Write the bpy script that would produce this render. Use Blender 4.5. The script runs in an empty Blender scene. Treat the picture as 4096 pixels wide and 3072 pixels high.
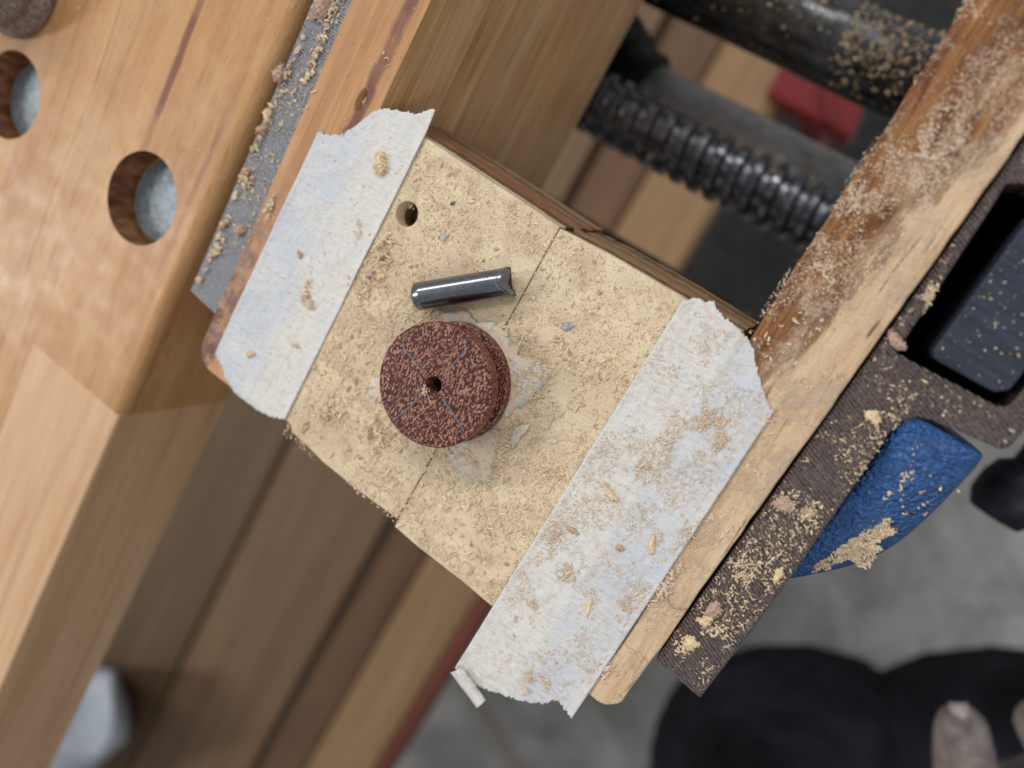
import bpy, bmesh, math, random
import numpy as np
from mathutils import Matrix, Vector

# ------------------------------------------------------------------ camera, light, exposure
SC = bpy.context.scene
C = SC.collection
random.seed(7)
rng = np.random.default_rng(11)
TOP = 0.900                      # height of the board's top face above the floor (m); all shapes below are in mm relative to it

cam_d = bpy.data.cameras.new('camera')
cam = bpy.data.objects.new('camera', cam_d)
C.objects.link(cam)
SC.camera = cam
right = (0.79307485, 0.47781605, -0.37778845)
up = (-0.54074619, 0.83778553, -0.07555769)
back = (0.28040302, 0.26421056, 0.92280384)
m = Matrix((right, up, back)).transposed().to_4x4()
m.translation = Vector((0, 0, 0.115 + TOP))
cam.matrix_world = m
cam_d.sensor_width = 36.0
cam_d.lens = 27.03
cam_d.clip_start = 0.005
cam_d.clip_end = 50
cam_d.dof.use_dof = True
cam_d.dof.focus_distance = 0.121
cam_d.dof.aperture_fstop = 10.0

world = bpy.data.worlds.new('World')
SC.world = world
world.use_nodes = True
world.node_tree.nodes['Background'].inputs[0].default_value = (0.93, 0.97, 1.0, 1)
world.node_tree.nodes['Background'].inputs[1].default_value = 0.33

def area(name, loc, aim, sx, sy, power, col):
    d = bpy.data.lights.new(name, 'AREA')
    d.shape = 'RECTANGLE'
    d.size, d.size_y, d.energy, d.color = sx, sy, power, col
    o = bpy.data.objects.new(name, d)
    C.objects.link(o)
    o.location = loc
    o.rotation_euler = (Vector(aim) - Vector(loc)).to_track_quat('-Z', 'Y').to_euler()
    return o
# left: fluorescent ceiling fixtures of the workshop; right: unseen pair added as fill
for nm, x, y, p, ln in (('far_left', -1.3, 1.15, 46, 3.0), ('near_left', -2.1, -1.0, 38, 1.5), ('added_fill_far', 0.45, 1.35, 6, 1.3), ('added_fill_near', 1.15, -0.25, 8, 1.3)):
    lo = area('ceiling_light_' + nm, (x, y, TOP + 1.6), (x, y, TOP), ln, 0.22, p, (1.0, 0.98, 0.95))
    lo.rotation_euler = (0, 0, math.radians(39))

SC.view_settings.view_transform = 'Standard'
SC.view_settings.look = 'None'
SC.view_settings.exposure = 0.0
SC.view_settings.gamma = 1.0
SC.view_settings.use_curve_mapping = False
SC.cycles.use_denoising = True
SC.cycles.max_bounces = 8
SC.cycles.sample_clamp_indirect = 4

# ------------------------------------------------------------------ node helpers (textures in mm of the real place)
def lin(r, g, b):
    f = lambda c: ((c / 255 + 0.055) / 1.055) ** 2.4 if c > 10 else c / 255 / 12.92
    return (f(r), f(g), f(b), 1)

class NT:
    def __init__(s, name):
        s.m = bpy.data.materials.new(name)
        s.m.use_nodes = True
        s.t = s.m.node_tree
        s.b = s.t.nodes['Principled BSDF']
        g = s.n('ShaderNodeNewGeometry')
        s.geo = g
        v = s.n('ShaderNodeVectorMath', operation='SCALE')
        s.t.links.new(g.outputs['Position'], v.inputs[0])
        v.inputs['Scale'].default_value = 1000
        s.P = v.outputs[0]
    def n(s, t, **k):
        x = s.t.nodes.new(t)
        for a, b in k.items():
            setattr(x, a, b)
        return x
    def put(s, sock, v):
        if isinstance(v, bpy.types.NodeSocket):
            s.t.links.new(v, sock)
        else:
            sock.default_value = v
    def vec(s, scale, off=(0, 0, 0), rot=(0, 0, 0), src=None):
        x = s.n('ShaderNodeMapping')
        x.inputs['Scale'].default_value = scale
        x.inputs['Location'].default_value = off
        x.inputs['Rotation'].default_value = rot
        s.put(x.inputs[0], src or s.P)
        return x.outputs[0]
    def noise(s, scale=1, detail=4, rough=.55, dist=0, v=None, col=False):
        x = s.n('ShaderNodeTexNoise')
        s.put(x.inputs['Vector'], v or s.P)
        x.inputs['Scale'].default_value = scale
        x.inputs['Detail'].default_value = detail
        x.inputs['Roughness'].default_value = rough
        x.inputs['Distortion'].default_value = dist
        return x.outputs['Color' if col else 'Fac']
    def voro(s, scale=1, v=None, feature='F1', out='Distance', rand=1):
        x = s.n('ShaderNodeTexVoronoi', feature=feature)
        s.put(x.inputs['Vector'], v or s.P)
        x.inputs['Scale'].default_value = scale
        x.inputs['Randomness'].default_value = rand
        return x.outputs[out]
    def ramp(s, fac, stops, interp='LINEAR'):
        x = s.n('ShaderNodeValToRGB')
        x.color_ramp.interpolation = interp
        e = x.color_ramp.elements
        while len(e) < len(stops):
            e.new(0.5)
        for i, (p, c) in enumerate(stops):
            e[i].position = p
            e[i].color = c if not isinstance(c, (int, float)) else (c, c, c, 1)
        s.put(x.inputs[0], fac)
        return x.outputs[0]
    def mix(s, fac, a, b, blend='MIX'):
        x = s.n('ShaderNodeMix', data_type='RGBA', blend_type=blend)
        s.put(x.inputs[0], fac)
        s.put(x.inputs[6], a)
        s.put(x.inputs[7], b)
        return x.outputs[2]
    def math(s, op, a, b=0.0, clamp=False):
        x = s.n('ShaderNodeMath', operation=op, use_clamp=clamp)
        s.put(x.inputs[0], a)
        s.put(x.inputs[1], b)
        return x.outputs[0]
    def xyz(s, v=None):
        x = s.n('ShaderNodeSeparateXYZ')
        s.put(x.inputs[0], v or s.P)
        return x.outputs
    def bump(s, h, dist=.1, strength=1.0, prev=None):
        x = s.n('ShaderNodeBump')
        s.put(x.inputs['Height'], h)
        x.inputs['Distance'].default_value = dist / 1000
        x.inputs['Strength'].default_value = strength
        if prev is not None:
            s.put(x.inputs['Normal'], prev)
        return x.outputs[0]
    def band(s, coord, centre, half, soft):
        """1 where coord lies within half of centre, soft edge"""
        d = s.math('ABSOLUTE', s.math('SUBTRACT', coord, centre))
        x = s.n('ShaderNodeMapRange')
        s.put(x.inputs[0], d)
        x.inputs[1].default_value = half
        x.inputs[2].default_value = half + soft
        x.inputs[3].default_value = 1
        x.inputs[4].default_value = 0
        return x.outputs[0]
    def fin(s, col=None, rough=.6, metal=0, normal=None, spec=.4, coat=0):
        if col is not None:
            s.put(s.b.inputs['Base Color'], col)
        s.put(s.b.inputs['Roughness'], rough)
        s.put(s.b.inputs['Metallic'], metal)
        s.b.inputs['Specular IOR Level'].default_value = spec
        s.b.inputs['Coat Weight'].default_value = coat
        s.b.inputs['Coat Roughness'].default_value = .25
        if normal is not None:
            s.put(s.b.inputs['Normal'], normal)
        return s.m

def grain(k, c0, c1, c2, along='Y', coarse=.35, fine=3.0, warp=.6):
    """streaky wood colour with long grain; returns colour and a height"""
    ax = {'X': (.05, 1, 1), 'Y': (1, .05, 1), 'Z': (1, 1, .05)}[along]
    v = k.vec(ax)
    a = k.noise(coarse, 5, .6, warp, v)
    b = k.noise(fine, 3, .6, .2, v)
    f = k.math('ADD', k.math('MULTIPLY', a, .72), k.math('MULTIPLY', b, .28))
    col = k.ramp(f, [(.30, c0), (.5, c1), (.70, c2)])
    return col, b

def dusted(k, col, dust, amount, scale=.5, soft=.08):
    """dry dust lying in patches of its own shape"""
    a = k.noise(scale * .28, 3, .6, .4)
    b = k.noise(scale * 3.2, 5, .7, .3)
    f = k.math('ADD', k.math('MULTIPLY', a, .55), k.math('MULTIPLY', b, .45))
    msk = k.ramp(f, [(amount - soft, 0.0), (amount + soft, 1.0)])
    return k.mix(msk, col, dust), msk

M = {}
# bench beech
def mat_bench():
    k = NT('beech_bench_top')
    col, b = grain(k, lin(158, 110, 66), lin(185, 138, 90), lin(202, 158, 110), 'Y', .16, 2.6)
    x = k.xyz()[0]
    wob = k.math('ADD', x, k.math('MULTIPLY', k.math('SUBTRACT', k.noise(.05, 3, .5, 0, k.vec((1, .5, 1))), .5), 5.0))
    yy = k.xyz()[1]
    for c, h, s, amt, dark, y0, y1 in ((-124.3, .65, .45, .85, lin(112, 60, 44), -38, 90), (-142.3, .12, .4, .55, lin(132, 82, 52), -300, 90), (-108.8, .3, .8, .55, lin(142, 84, 66), -62, -14), (-147.5, .08, .5, .45, lin(146, 96, 62), -60, 90), (-136.5, .08, .6, .4, lin(150, 100, 66), -300, 10), (-156, .3, 1.2, .3, lin(150, 100, 66), -300, 90), (-115, .1, .8, .3, lin(160, 108, 74), -300, 90)):
        ym = k.math('MULTIPLY', k.ramp(k.math('MULTIPLY', k.math('SUBTRACT', yy, float(y0)), .1), [(0.0, 0.0), (1.0, 1.0)]), k.ramp(k.math('MULTIPLY', k.math('SUBTRACT', float(y1), yy), .1), [(0.0, 0.0), (1.0, 1.0)]))
        mk = k.math('MULTIPLY', k.math('MULTIPLY', k.band(wob, c, h, s), ym), k.math('MULTIPLY', k.ramp(k.noise(.09, 3, .6, 0, k.vec((.3, 1, .3), (c, c, 0))), [(.28, .25), (.46, 1.0)]), amt))
        col = k.mix(mk, col, dark)
    blot = k.ramp(k.noise(.06, 4, .6, .4), [(.48, 0.0), (.72, .4)])
    col = k.mix(blot, col, lin(206, 170, 128))
    po = k.ramp(k.noise(2.2, 3, .6, .1, k.vec((1, .1, 1), (3, 5, 0))), [(.58, 0.0), (.68, .5)])
    col = k.mix(po, col, lin(140, 92, 56))
    fl = k.ramp(k.noise(1.4, 3, .6, 0, k.vec((1, .8, 1))), [(.66, 0.0), (.74, .5)])
    col = k.mix(fl, col, lin(232, 208, 176))
    rg = k.ramp(k.noise(.2, 3, .5), [(.3, .36), (.7, .55)])
    return k.fin(col, rg, 0, k.bump(b, .08, .7), .35, .05)
M['bench'] = mat_bench()
def mat_bench_pale():
    k = NT('pale_beech')
    col, b = grain(k, lin(182, 138, 100), lin(202, 162, 124), lin(214, 180, 144), 'Y', .3, 3.2)
    return k.fin(col, .5, 0, k.bump(b, .05, .6), .4)
M['bench_pale'] = mat_bench_pale()
def mat_shelf(name, a, b_, c):
    k = NT(name)
    col, b = grain(k, a, b_, c, 'Y', .08, .8)
    return k.fin(col, .6, 0, k.bump(b, .1, .5), .3)
M['shelf_dark'] = mat_shelf('brown_shelf_wood', lin(78, 59, 41), lin(90, 70, 50), lin(104, 82, 60))
M['shelf_mid'] = mat_shelf('reddish_shelf_wood', lin(92, 70, 50), lin(108, 84, 62), lin(122, 96, 74))
M['shelf_tan'] = mat_shelf('tan_shelf_wood', lin(124, 98, 68), lin(140, 112, 80), lin(156, 128, 94))
M['shelf_red'] = mat_shelf('red_brown_shelf_wood', lin(84, 60, 42), lin(98, 72, 52), lin(112, 84, 62))
M['rail'] = mat_shelf('red_brown_rail_wood', lin(94, 46, 38), lin(114, 60, 48), lin(128, 72, 58))

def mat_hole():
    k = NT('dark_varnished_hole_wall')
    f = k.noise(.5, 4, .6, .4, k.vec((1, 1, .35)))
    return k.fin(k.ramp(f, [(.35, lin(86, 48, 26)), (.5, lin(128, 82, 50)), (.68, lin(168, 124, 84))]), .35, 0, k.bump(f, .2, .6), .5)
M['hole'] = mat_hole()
# plywood / pine board
def mat_board():
    k = NT('pale_pine_face')
    v = k.vec((.05, 1, 1))
    b = k.noise(4.0, 4, .6, .3, v)
    col = k.ramp(k.math('ADD', k.math('MULTIPLY', k.noise(.22, 3, .5, .4, v), .6), k.math('MULTIPLY', b, .4)), [(.3, lin(217, 196, 160)), (.5, lin(227, 209, 177)), (.72, lin(235, 220, 191))])
    col, mk = dusted(k, col, lin(206, 184, 158), .515, .55, .09)
    col, mk2 = dusted(k, col, lin(186, 158, 134), .585, 1.0, .06)
    sp = k.ramp(k.noise(2.6, 3, .7, .5), [(.60, 0.0), (.67, .85)])
    col = k.mix(sp, col, lin(150, 118, 98))
    sp2 = k.ramp(k.voro(1.1), [(.05, .6), (.10, 0.0)])
    col = k.mix(sp2, col, lin(112, 84, 74))
    h = k.math('ADD', k.math('MULTIPLY', mk, .7), k.math('MULTIPLY', k.noise(3.2, 4, .7), 1.0))
    n = k.bump(h, .15, .5)
    n = k.bump(b, .06, .5, n)
    return k.fin(col, .8, 0, n, .2)
M['board'] = mat_board()
def mat_ply(name, a, b_, c, along):
    k = NT(name)
    col, b = grain(k, a, b_, c, along, .6, 3.5)
    col, mk = dusted(k, col, lin(176, 154, 124), .62, .9, .05)
    return k.fin(col, .8, 0, k.bump(b, .2, .8), .2)
M['ply_a'] = mat_ply('ply_long_grain', lin(126, 102, 76), lin(150, 124, 96), lin(172, 146, 114), 'X')
M['ply_b'] = mat_ply('ply_end_grain', lin(96, 76, 58), lin(122, 96, 74), lin(142, 114, 88), 'Z')
M['ply_r'] = mat_ply('ply_reddish', lin(110, 74, 54), lin(140, 98, 72), lin(164, 122, 92), 'X')

# jaw liners
def mat_rear_liner():
    k = NT('varnished_rear_liner')
    col, b = grain(k, lin(146, 98, 58), lin(184, 134, 86), lin(202, 158, 110), 'Y', .30, 2.2)
    x, y, z = k.xyz()
    wob = k.math('ADD', x, k.math('MULTIPLY', k.math('SUBTRACT', k.noise(.12, 3, .5), .5), 3.0))
    # reddish stain streak near the inner edge at the far end and along the outer edge at the near end
    s1 = k.math('MULTIPLY', k.band(wob, -82.6, .7, .9), k.ramp(k.noise(.09, 3, .6, 0, k.vec((.3, 1, .3))), [(.30, .45), (.5, .95)]))
    col = k.mix(s1, col, lin(106, 58, 48))
    ynear = k.ramp(k.math('DIVIDE', k.math('ADD', y, 60.0), 40.0), [(0.0, 1.0), (.55, .75), (.9, 0.0)])
    s2 = k.math('MULTIPLY', k.math('MULTIPLY', k.band(wob, -91.6, 1.4, 1.2), ynear), k.ramp(k.noise(.35, 4, .6), [(.36, .1), (.55, 1.0)]))
    col = k.mix(s2, col, lin(98, 54, 42))
    return k.fin(col, k.ramp(k.noise(.3, 3), [(.3, .35), (.7, .6)]), 0, k.bump(b, .12, .7), .5, .1)
M['rear_liner'] = mat_rear_liner()
def mat_rear_face():
    k = NT('varnished_liner_face')
    ax = k.vec((1, .035, 1))
    a = k.noise(.22, 5, .62, .5, ax)
    b = k.noise(1.1, 4, .7, .2, ax)
    col = k.ramp(k.math('ADD', k.math('MULTIPLY', a, .6), k.math('MULTIPLY', b, .4)), [(.32, lin(184, 136, 84)), (.46, lin(210, 168, 118)), (.58, lin(224, 188, 140)), (.70, lin(238, 208, 162))])
    x, y, z = k.xyz()
    zl = k.math('SUBTRACT', z, TOP * 1000)
    for (cy, cz, ry, rz) in ((17.5, -34, 6.5, 4.2), (11.5, -28.5, 5.0, 3.0)):
        e = k.math('ADD', k.math('POWER', k.math('DIVIDE', k.math('SUBTRACT', y, cy), ry), 2.0), k.math('POWER', k.math('DIVIDE', k.math('SUBTRACT', zl, cz), rz), 2.0))
        ring = k.math('MULTIPLY', k.band(e, 1.0, .12, .2), .35)
        col = k.mix(ring, col, lin(206, 180, 146))
        col = k.mix(k.math('MULTIPLY', k.math('LESS_THAN', e, 1.0), .14), col, lin(206, 184, 152))
    sc = k.ramp(k.noise(1.6, 3, .6, 0, k.vec((1, .03, 1), (4, 9, 2))), [(.56, 0.0), (.66, .75)])
    col = k.mix(sc, col, lin(244, 214, 166))
    dk_ = k.ramp(k.noise(.5, 4, .6, .3, k.vec((1, .04, 1), (7, 1, 5))), [(.54, 0.0), (.66, .6)])
    col = k.mix(dk_, col, lin(136, 90, 48))
    return k.fin(col, .42, 0, k.bump(b, .12, .6), .45)
M['rear_face'] = mat_rear_face()
def mat_front_liner():
    k = NT('worn_oiled_front_liner')
    ax = k.vec((1, .10, 1), rot=(0, 0, .12))
    a = k.noise(.28, 5, .65, 1.4, ax)
    b = k.noise(1.8, 5, .65, .6, ax)
    f = k.math('ADD', k.math('MULTIPLY', a, .62), k.math('MULTIPLY', b, .38))
    worn = k.ramp(f, [(.30, lin(170, 130, 94)), (.42, lin(206, 172, 136)), (.56, lin(224, 196, 162))])
    oiled = k.ramp(f, [(.34, lin(62, 36, 25)), (.44, lin(106, 64, 38)), (.54, lin(150, 101, 58)), (.68, lin(180, 136, 86))])
    x, y, z = k.xyz()
    # oil has soaked into the inner half and the far end; the outer and near parts are rubbed pale
    d = k.math('ADD', k.math('MULTIPLY', x, -.085), k.math('MULTIPLY', y, .011))
    d = k.math('ADD', d, k.math('MULTIPLY', k.math('SUBTRACT', k.noise(.2, 4, .6, .5, k.vec((1, .4, 1))), .5), 1.9))
    mk = k.ramp(d, [(-.3, 0.0), (.05, .55), (.4, 1.0)])
    col = k.mix(mk, worn, oiled)
    cr = k.ramp(k.noise(1.0, 4, .6, .6, k.vec((1, .08, 1), rot=(0, 0, .22))), [(.32, .75), (.37, 0.0)])
    col = k.mix(cr, col, lin(70, 42, 28))
    yq = k.xyz()[1]
    for yc, amp in ((-47.3, 1.4), (-57.5, .8)):
        ck = k.math('MULTIPLY', k.band(k.math('ADD', yq, k.math('MULTIPLY', k.math('SUBTRACT', k.noise(.5, 4, .6), .5), 4.0)), yc, .05, .22), amp * .5)
        col = k.mix(ck, col, lin(104, 66, 44))
    col, dm = dusted(k, col, lin(214, 190, 168), .59, .62, .06)
    h = k.math('ADD', k.math('MULTIPLY', dm, .8), k.noise(3, 4, .7))
    return k.fin(col, .62, 0, k.bump(h, .35, .7), .35)
M['front_liner'] = mat_front_liner()

# metals
def mat_milled(name, base, dark, dust_amt, metal, rough, spacing, angle, dustcol, fa=.75):
    k = NT(name)
    v = k.vec((1, 1, 1), rot=(0, 0, angle))
    w = k.n('ShaderNodeTexWave', wave_type='BANDS', bands_direction='Y', wave_profile='SIN')
    k.put(w.inputs['Vector'], v)
    w.inputs['Scale'].default_value = 0.314 / spacing
    w.inputs['Distortion'].default_value = .12
    w.inputs['Detail'].default_value = 2
    w.inputs['Detail Scale'].default_value = .4
    sc = k.noise(2.2, 5, .7)
    col = k.mix(k.ramp(sc, [(.35, 0.0), (.65, 1.0)]), dark, base)
    col = k.mix(k.math('MULTIPLY', k.ramp(w.outputs['Fac'], [(.45, 0.0), (.75, 1.0)]), .6), col, base)
    col, mk = dusted(k, col, dustcol, dust_amt, 1.1, .05)
    fine = k.math('MULTIPLY', k.ramp(k.noise(2.4, 3, .7, .4), [(.56, 0.0), (.64, fa)]), k.ramp(k.noise(.2, 3), [(.4, .3), (.6, 1.0)]))
    col = k.mix(fine, col, dustcol)
    mk = k.math('MAXIMUM', mk, fine)
    mt = k.math('MULTIPLY', k.math('SUBTRACT', 1.0, mk), metal)
    n = k.bump(w.outputs['Fac'], .45, 1.0)
    n = k.bump(k.noise(3.5, 4, .7), .12, .7, n)
    return k.fin(col, rough, mt, n, .5)
M['rear_metal'] = mat_milled('milled_grey_iron', lin(206, 208, 216), lin(124, 126, 134), .66, .75, .40, .50, .10, lin(186, 164, 132), .3)
M['front_metal'] = mat_milled('milled_brown_iron', lin(156, 142, 142), lin(70, 58, 56), .66, .7, .34, .55, .35, lin(196, 174, 134))
def mat_dog():
    k = NT('blued_steel_dog')
    s = k.noise(1.4, 5, .6, 0, k.vec((.15, 1, 1), rot=(0, 0, .5)))
    col = k.ramp(s, [(.3, lin(36, 42, 54)), (.7, lin(62, 68, 82))])
    sp = k.ramp(k.voro(.95), [(.10, .85), (.17, 0.0)])
    col = k.mix(k.math('MULTIPLY', sp, k.ramp(k.noise(.4), [(.4, .2), (.6, 1.0)])), col, lin(176, 160, 130))
    return k.fin(col, .5, .4, k.bump(s, .08, .5), .5)
M['dog'] = mat_dog()
def mat_blue():
    k = NT('hammered_blue_enamel')
    h = k.noise(1.5, 2, .5, .4)
    col = k.ramp(k.noise(.5, 3), [(.3, lin(12, 70, 136)), (.7, lin(26, 98, 168))])
    col, mk = dusted(k, col, lin(206, 170, 120), .69, .8, .03)
    return k.fin(col, k.mix(mk, (.24, .24, .24, 1), (.8, .8, .8, 1)), 0, k.bump(h, 1.6, 1.0), .8, .3)
M['blue'] = mat_blue()
def mat_greasy(name, c0, c1, rough, rust, bd=.06):
    k = NT(name)
    s = k.noise(.5, 5, .65, .5, k.vec((.4, 1, 1)))
    col = k.ramp(s, [(.35, c0), (.65, c1)])
    r = k.ramp(k.noise(.25, 5, .7, .4), [(rust, 0.0), (rust + .08, .8)])
    col = k.mix(r, col, lin(70, 52, 34))
    rg = k.ramp(k.noise(.3, 4), [(.35, rough), (.7, rough + .25)])
    return k.fin(col, rg, .6, k.bump(k.noise(.8, 3, .6), bd, .6), .5)
M['screw'] = mat_greasy('black_oiled_screw', lin(56, 58, 64), lin(134, 138, 146), .17, .70)
M['rod'] = mat_greasy('black_greased_rod', lin(52, 54, 56), lin(104, 106, 108), .22, .62)
M['tube'] = mat_greasy('grey_steel_tube', lin(150, 150, 148), lin(190, 190, 188), .5, .62)
M['casting'] = mat_greasy('black_casting_and_slot_shade', lin(12, 12, 13), lin(24, 24, 26), .5, .8)
M['zinc'] = None
def mat_zinc():
    k = NT('dull_zinc')
    s = k.noise(.7, 5, .65, .6)
    col = k.ramp(s, [(.3, lin(112, 122, 130)), (.7, lin(158, 168, 174))])
    return k.fin(col, .45, .55, k.bump(k.noise(1.0, 4, .6), .5, .6), .5)
M['zinc'] = mat_zinc()
def mat_pin():
    k = NT('polished_steel_pin')
    s = k.noise(2.2, 3, .6, 0, k.vec((1, 1, 1)))
    return k.fin(k.ramp(s, [(.3, lin(122, 127, 134)), (.7, lin(146, 150, 158))]), .23, 1.0, k.bump(k.noise(6, 2), .01, .3), .5)
M['pin'] = mat_pin()
def mat_pin_end():
    k = NT('ground_pin_end')
    return k.fin(k.ramp(k.noise(4, 4), [(.3, lin(120, 112, 118)), (.7, lin(156, 148, 154))]), .55, .5, k.bump(k.noise(6, 4), .12, .8), .4)
M['pin_end'] = mat_pin_end()

# tape, paper
def mat_tape():
    k = NT('white_crepe_masking_tape')
    f = k.noise(2.4, 5, .7)
    big = k.noise(.13, 3, .5, .3)
    col = k.ramp(big, [(.38, lin(204, 209, 216)), (.5, lin(217, 218, 220)), (.62, lin(226, 222, 214))])
    col = k.mix(k.ramp(f, [(.45, 0.0), (.62, .3)]), col, lin(228, 229, 232))
    blot = k.ramp(k.noise(.9, 5, .7, .5), [(.44, 0.0), (.66, .85)])
    zone = k.ramp(k.noise(.16, 3, .6, .3), [(.40, .12), (.56, 1.0)])
    x, y, z = k.xyz()
    xw = k.math('ADD', x, k.math('MULTIPLY', k.math('SUBTRACT', k.noise(.25, 3), .5), 2.0))
    over_l = k.ramp(k.math('DIVIDE', k.math('ADD', xw, 81.0), 4.0), [(0.0, 0.0), (1.0, 1.0)])
    over_r = k.ramp(k.math('DIVIDE', k.math('ADD', xw, 10.5), 4.0), [(0.0, 1.0), (1.0, 0.0)])
    over = k.math('MULTIPLY', over_l, over_r)       # the pale board shows through the paper here, the darker jaws elsewhere
    col = k.mix(k.math('MULTIPLY', over, .6), k.mix(.45, col, lin(196, 203, 213)), lin(228, 224, 214))
    rightish = k.ramp(k.math('DIVIDE', k.math('ADD', x, 90.0), 90.0), [(0.0, .5), (.6, .5), (.8, 1.0)])
    col = k.mix(k.math('MULTIPLY', k.math('MULTIPLY', blot, zone), rightish), col, lin(204, 188, 172))
    crease = k.noise(1.0, 3, .6, 1.0, k.vec((.25, 1.3, 1)))
    n = k.bump(k.noise(.22, 3, .6, 1.2), 1.4, .35)
    n = k.bump(crease, .45, .6, n)
    n = k.bump(f, .16, .7, n)
    mtl = k.fin(col, .85, 0, n, .2)
    k.b.inputs['Subsurface Weight'].default_value = .0
    return mtl
M['tape'] = mat_tape()
def mat_paper():
    k = NT('torn_white_paper')
    f = k.noise(2.2, 5, .7)
    col = k.ramp(f, [(.3, lin(198, 196, 192)), (.7, lin(222, 220, 216))])
    blot = k.ramp(k.noise(.45, 5, .7, .5), [(.42, 0.0), (.56, .95)])
    col = k.mix(blot, col, lin(214, 192, 162))
    return k.fin(col, .85, 0, k.bump(f, .15, .6), .2)
M['paper'] = mat_paper()

# the turned spool: dark palm wood with short light flecks
def mat_spool(name, rough, side=False):
    k = NT(name)
    # short light fibre ends lying in a few different directions
    def dash(ang, off):
        return k.noise(4.0, 1, .4, .25, k.vec((1, .42, 1), off, (0, 0, ang)))
    sel = k.noise(.55, 2, .5, .6)
    a1 = dash(.3, (0, 0, 0)); a2 = dash(1.5, (7, 3, 0)); a3 = dash(2.5, (2, 9, 0))
    f = k.mix(k.ramp(sel, [(.44, 0.0), (.47, 1.0)]), k.mix(k.ramp(sel, [(.53, 0.0), (.56, 1.0)]), a1, a2), a3)
    f = k.mix(k.ramp(sel, [(.55, 0.0), (.58, 1.0)]), f, a1)
    sp_ = k.n('ShaderNodeSeparateColor'); k.put(sp_.inputs[0], f); f = sp_.outputs[0]
    if side:
        f = k.noise(2.4, 3, .6, .2, k.vec((1, 1, .3)))
        col = k.ramp(f, [(.35, lin(72, 30, 24)), (.5, lin(116, 58, 44)), (.66, lin(158, 96, 74))])
    else:
        dk = k.ramp(k.noise(.3, 3), [(.3, lin(60, 20, 22)), (.7, lin(82, 34, 34))])
        col = k.mix(k.ramp(f, [(.515, 0.0), (.575, 1.0)]), dk, k.ramp(k.noise(.35, 3), [(.3, lin(142, 98, 82)), (.7, lin(176, 130, 108))]))
    return k.fin(col, rough, 0, k.bump(f, .05, .6), .4)
M['spool'] = mat_spool('flecked_palm_end_grain', .42)
M['spool_side'] = mat_spool('turned_palm_edge', .42, True)
def mat_flat(name, c0, c1, rough, scale=1, metal=0, bumpd=.1, spec=.3):
    k = NT(name)
    f = k.noise(scale, 4, .6, .2)
    return k.fin(k.ramp(f, [(.3, c0), (.7, c1)]), rough, metal, k.bump(f, bumpd, .6), spec)
M['pencil'] = mat_flat('blue_grey_pencil', lin(92, 98, 110), lin(120, 126, 136), .5, 3)
M['old_spool'] = None
def mat_old():
    k = NT('weathered_turned_wood')
    f = k.noise(1.3, 5, .7, .3)
    col = k.ramp(f, [(.3, lin(92, 72, 64)), (.5, lin(134, 116, 108)), (.7, lin(176, 164, 156))])
    return k.fin(col, .7, 0, k.bump(f, .3, .8), .2)
M['old_spool'] = mat_old()
M['red'] = mat_flat('red_plastic', lin(104, 5, 11), lin(122, 9, 17), .35, .1, 0, .1, .5)
M['cloth'] = mat_flat('grey_cloth', lin(150, 156, 166), lin(182, 188, 196), .9, .05, 0, .6, .1)
M['handle'] = mat_flat('black_vise_handle', lin(26, 28, 32), lin(44, 46, 52), .45, .3, .3)
M['mat'] = mat_flat('floor_shade_grey', lin(52, 52, 53), lin(76, 75, 74), .8, .06)  # flat grey that stands in for shade on the floor
M['cord'] = mat_flat('pale_cord', lin(150, 132, 116), lin(176, 158, 142), .7, .3)
def mat_floor():
    k = NT('grey_concrete_floor')
    a = k.noise(.009, 5, .65, .5)
    b = k.noise(.12, 4, .6)
    col = k.ramp(k.math('ADD', k.math('MULTIPLY', a, .6), k.math('MULTIPLY', b, .4)), [(.34, lin(114, 113, 110)), (.5, lin(155, 154, 152)), (.64, lin(190, 189, 188))])
    return k.fin(col, .7, 0, k.bump(b, .6, .5), .3)
M['floor'] = mat_floor()
def mat_jeans():
    k = NT('dark_trouser_cloth')
    a = k.noise(.012, 4, .55, .6)
    w = k.noise(1.5, 3, .6, 0, k.vec((1, .3, 1)))
    col = k.ramp(k.math('ADD', k.math('MULTIPLY', a, .8), k.math('MULTIPLY', w, .2)), [(.36, lin(16, 16, 19)), (.5, lin(30, 30, 35)), (.66, lin(52, 53, 62))])
    return k.fin(col, .9, 0, k.bump(k.noise(.012, 3, .5, 1.5), 40, .5), .1)
M['jeans'] = mat_jeans()
def mat_skin():
    k = NT('dusty_skin')
    a = k.noise(.22, 4, .6, .3)
    cr = k.noise(1.1, 4, .6, 1.0, k.vec((1, 1, 1)))
    col = k.ramp(a, [(.3, lin(112, 98, 94)), (.55, lin(146, 134, 130)), (.75, lin(172, 164, 161))])
    return k.fin(col, .55, 0, k.bump(cr, .9, .8), .3)
M['skin'] = mat_skin()
M['nail'] = mat_flat('fingernail', lin(176, 162, 158), lin(190, 178, 174), .4, .3)
def mat_dust(name, stops, rough=.9):
    k = NT(name)
    r = k.geo.outputs['Random Per Island']
    col = k.ramp(r, stops)
    col = k.mix(k.ramp(k.noise(4, 2), [(.4, 0.0), (.7, .35)]), col, lin(190, 162, 134))
    mtl = k.fin(col, rough, 0, None, .15)
    return mtl
M['dust'] = mat_dust('sawdust', [(0, lin(202, 176, 148)), (.3, lin(226, 203, 170)), (.55, lin(236, 220, 190)), (.8, lin(219, 198, 170)), (.97, lin(186, 154, 128))])
M['dust_pink'] = mat_dust('brown_pink_sawdust', [(0, lin(204, 180, 158)), (.4, lin(226, 204, 182)), (.7, lin(238, 220, 196)), (1, lin(214, 188, 162))])
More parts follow.
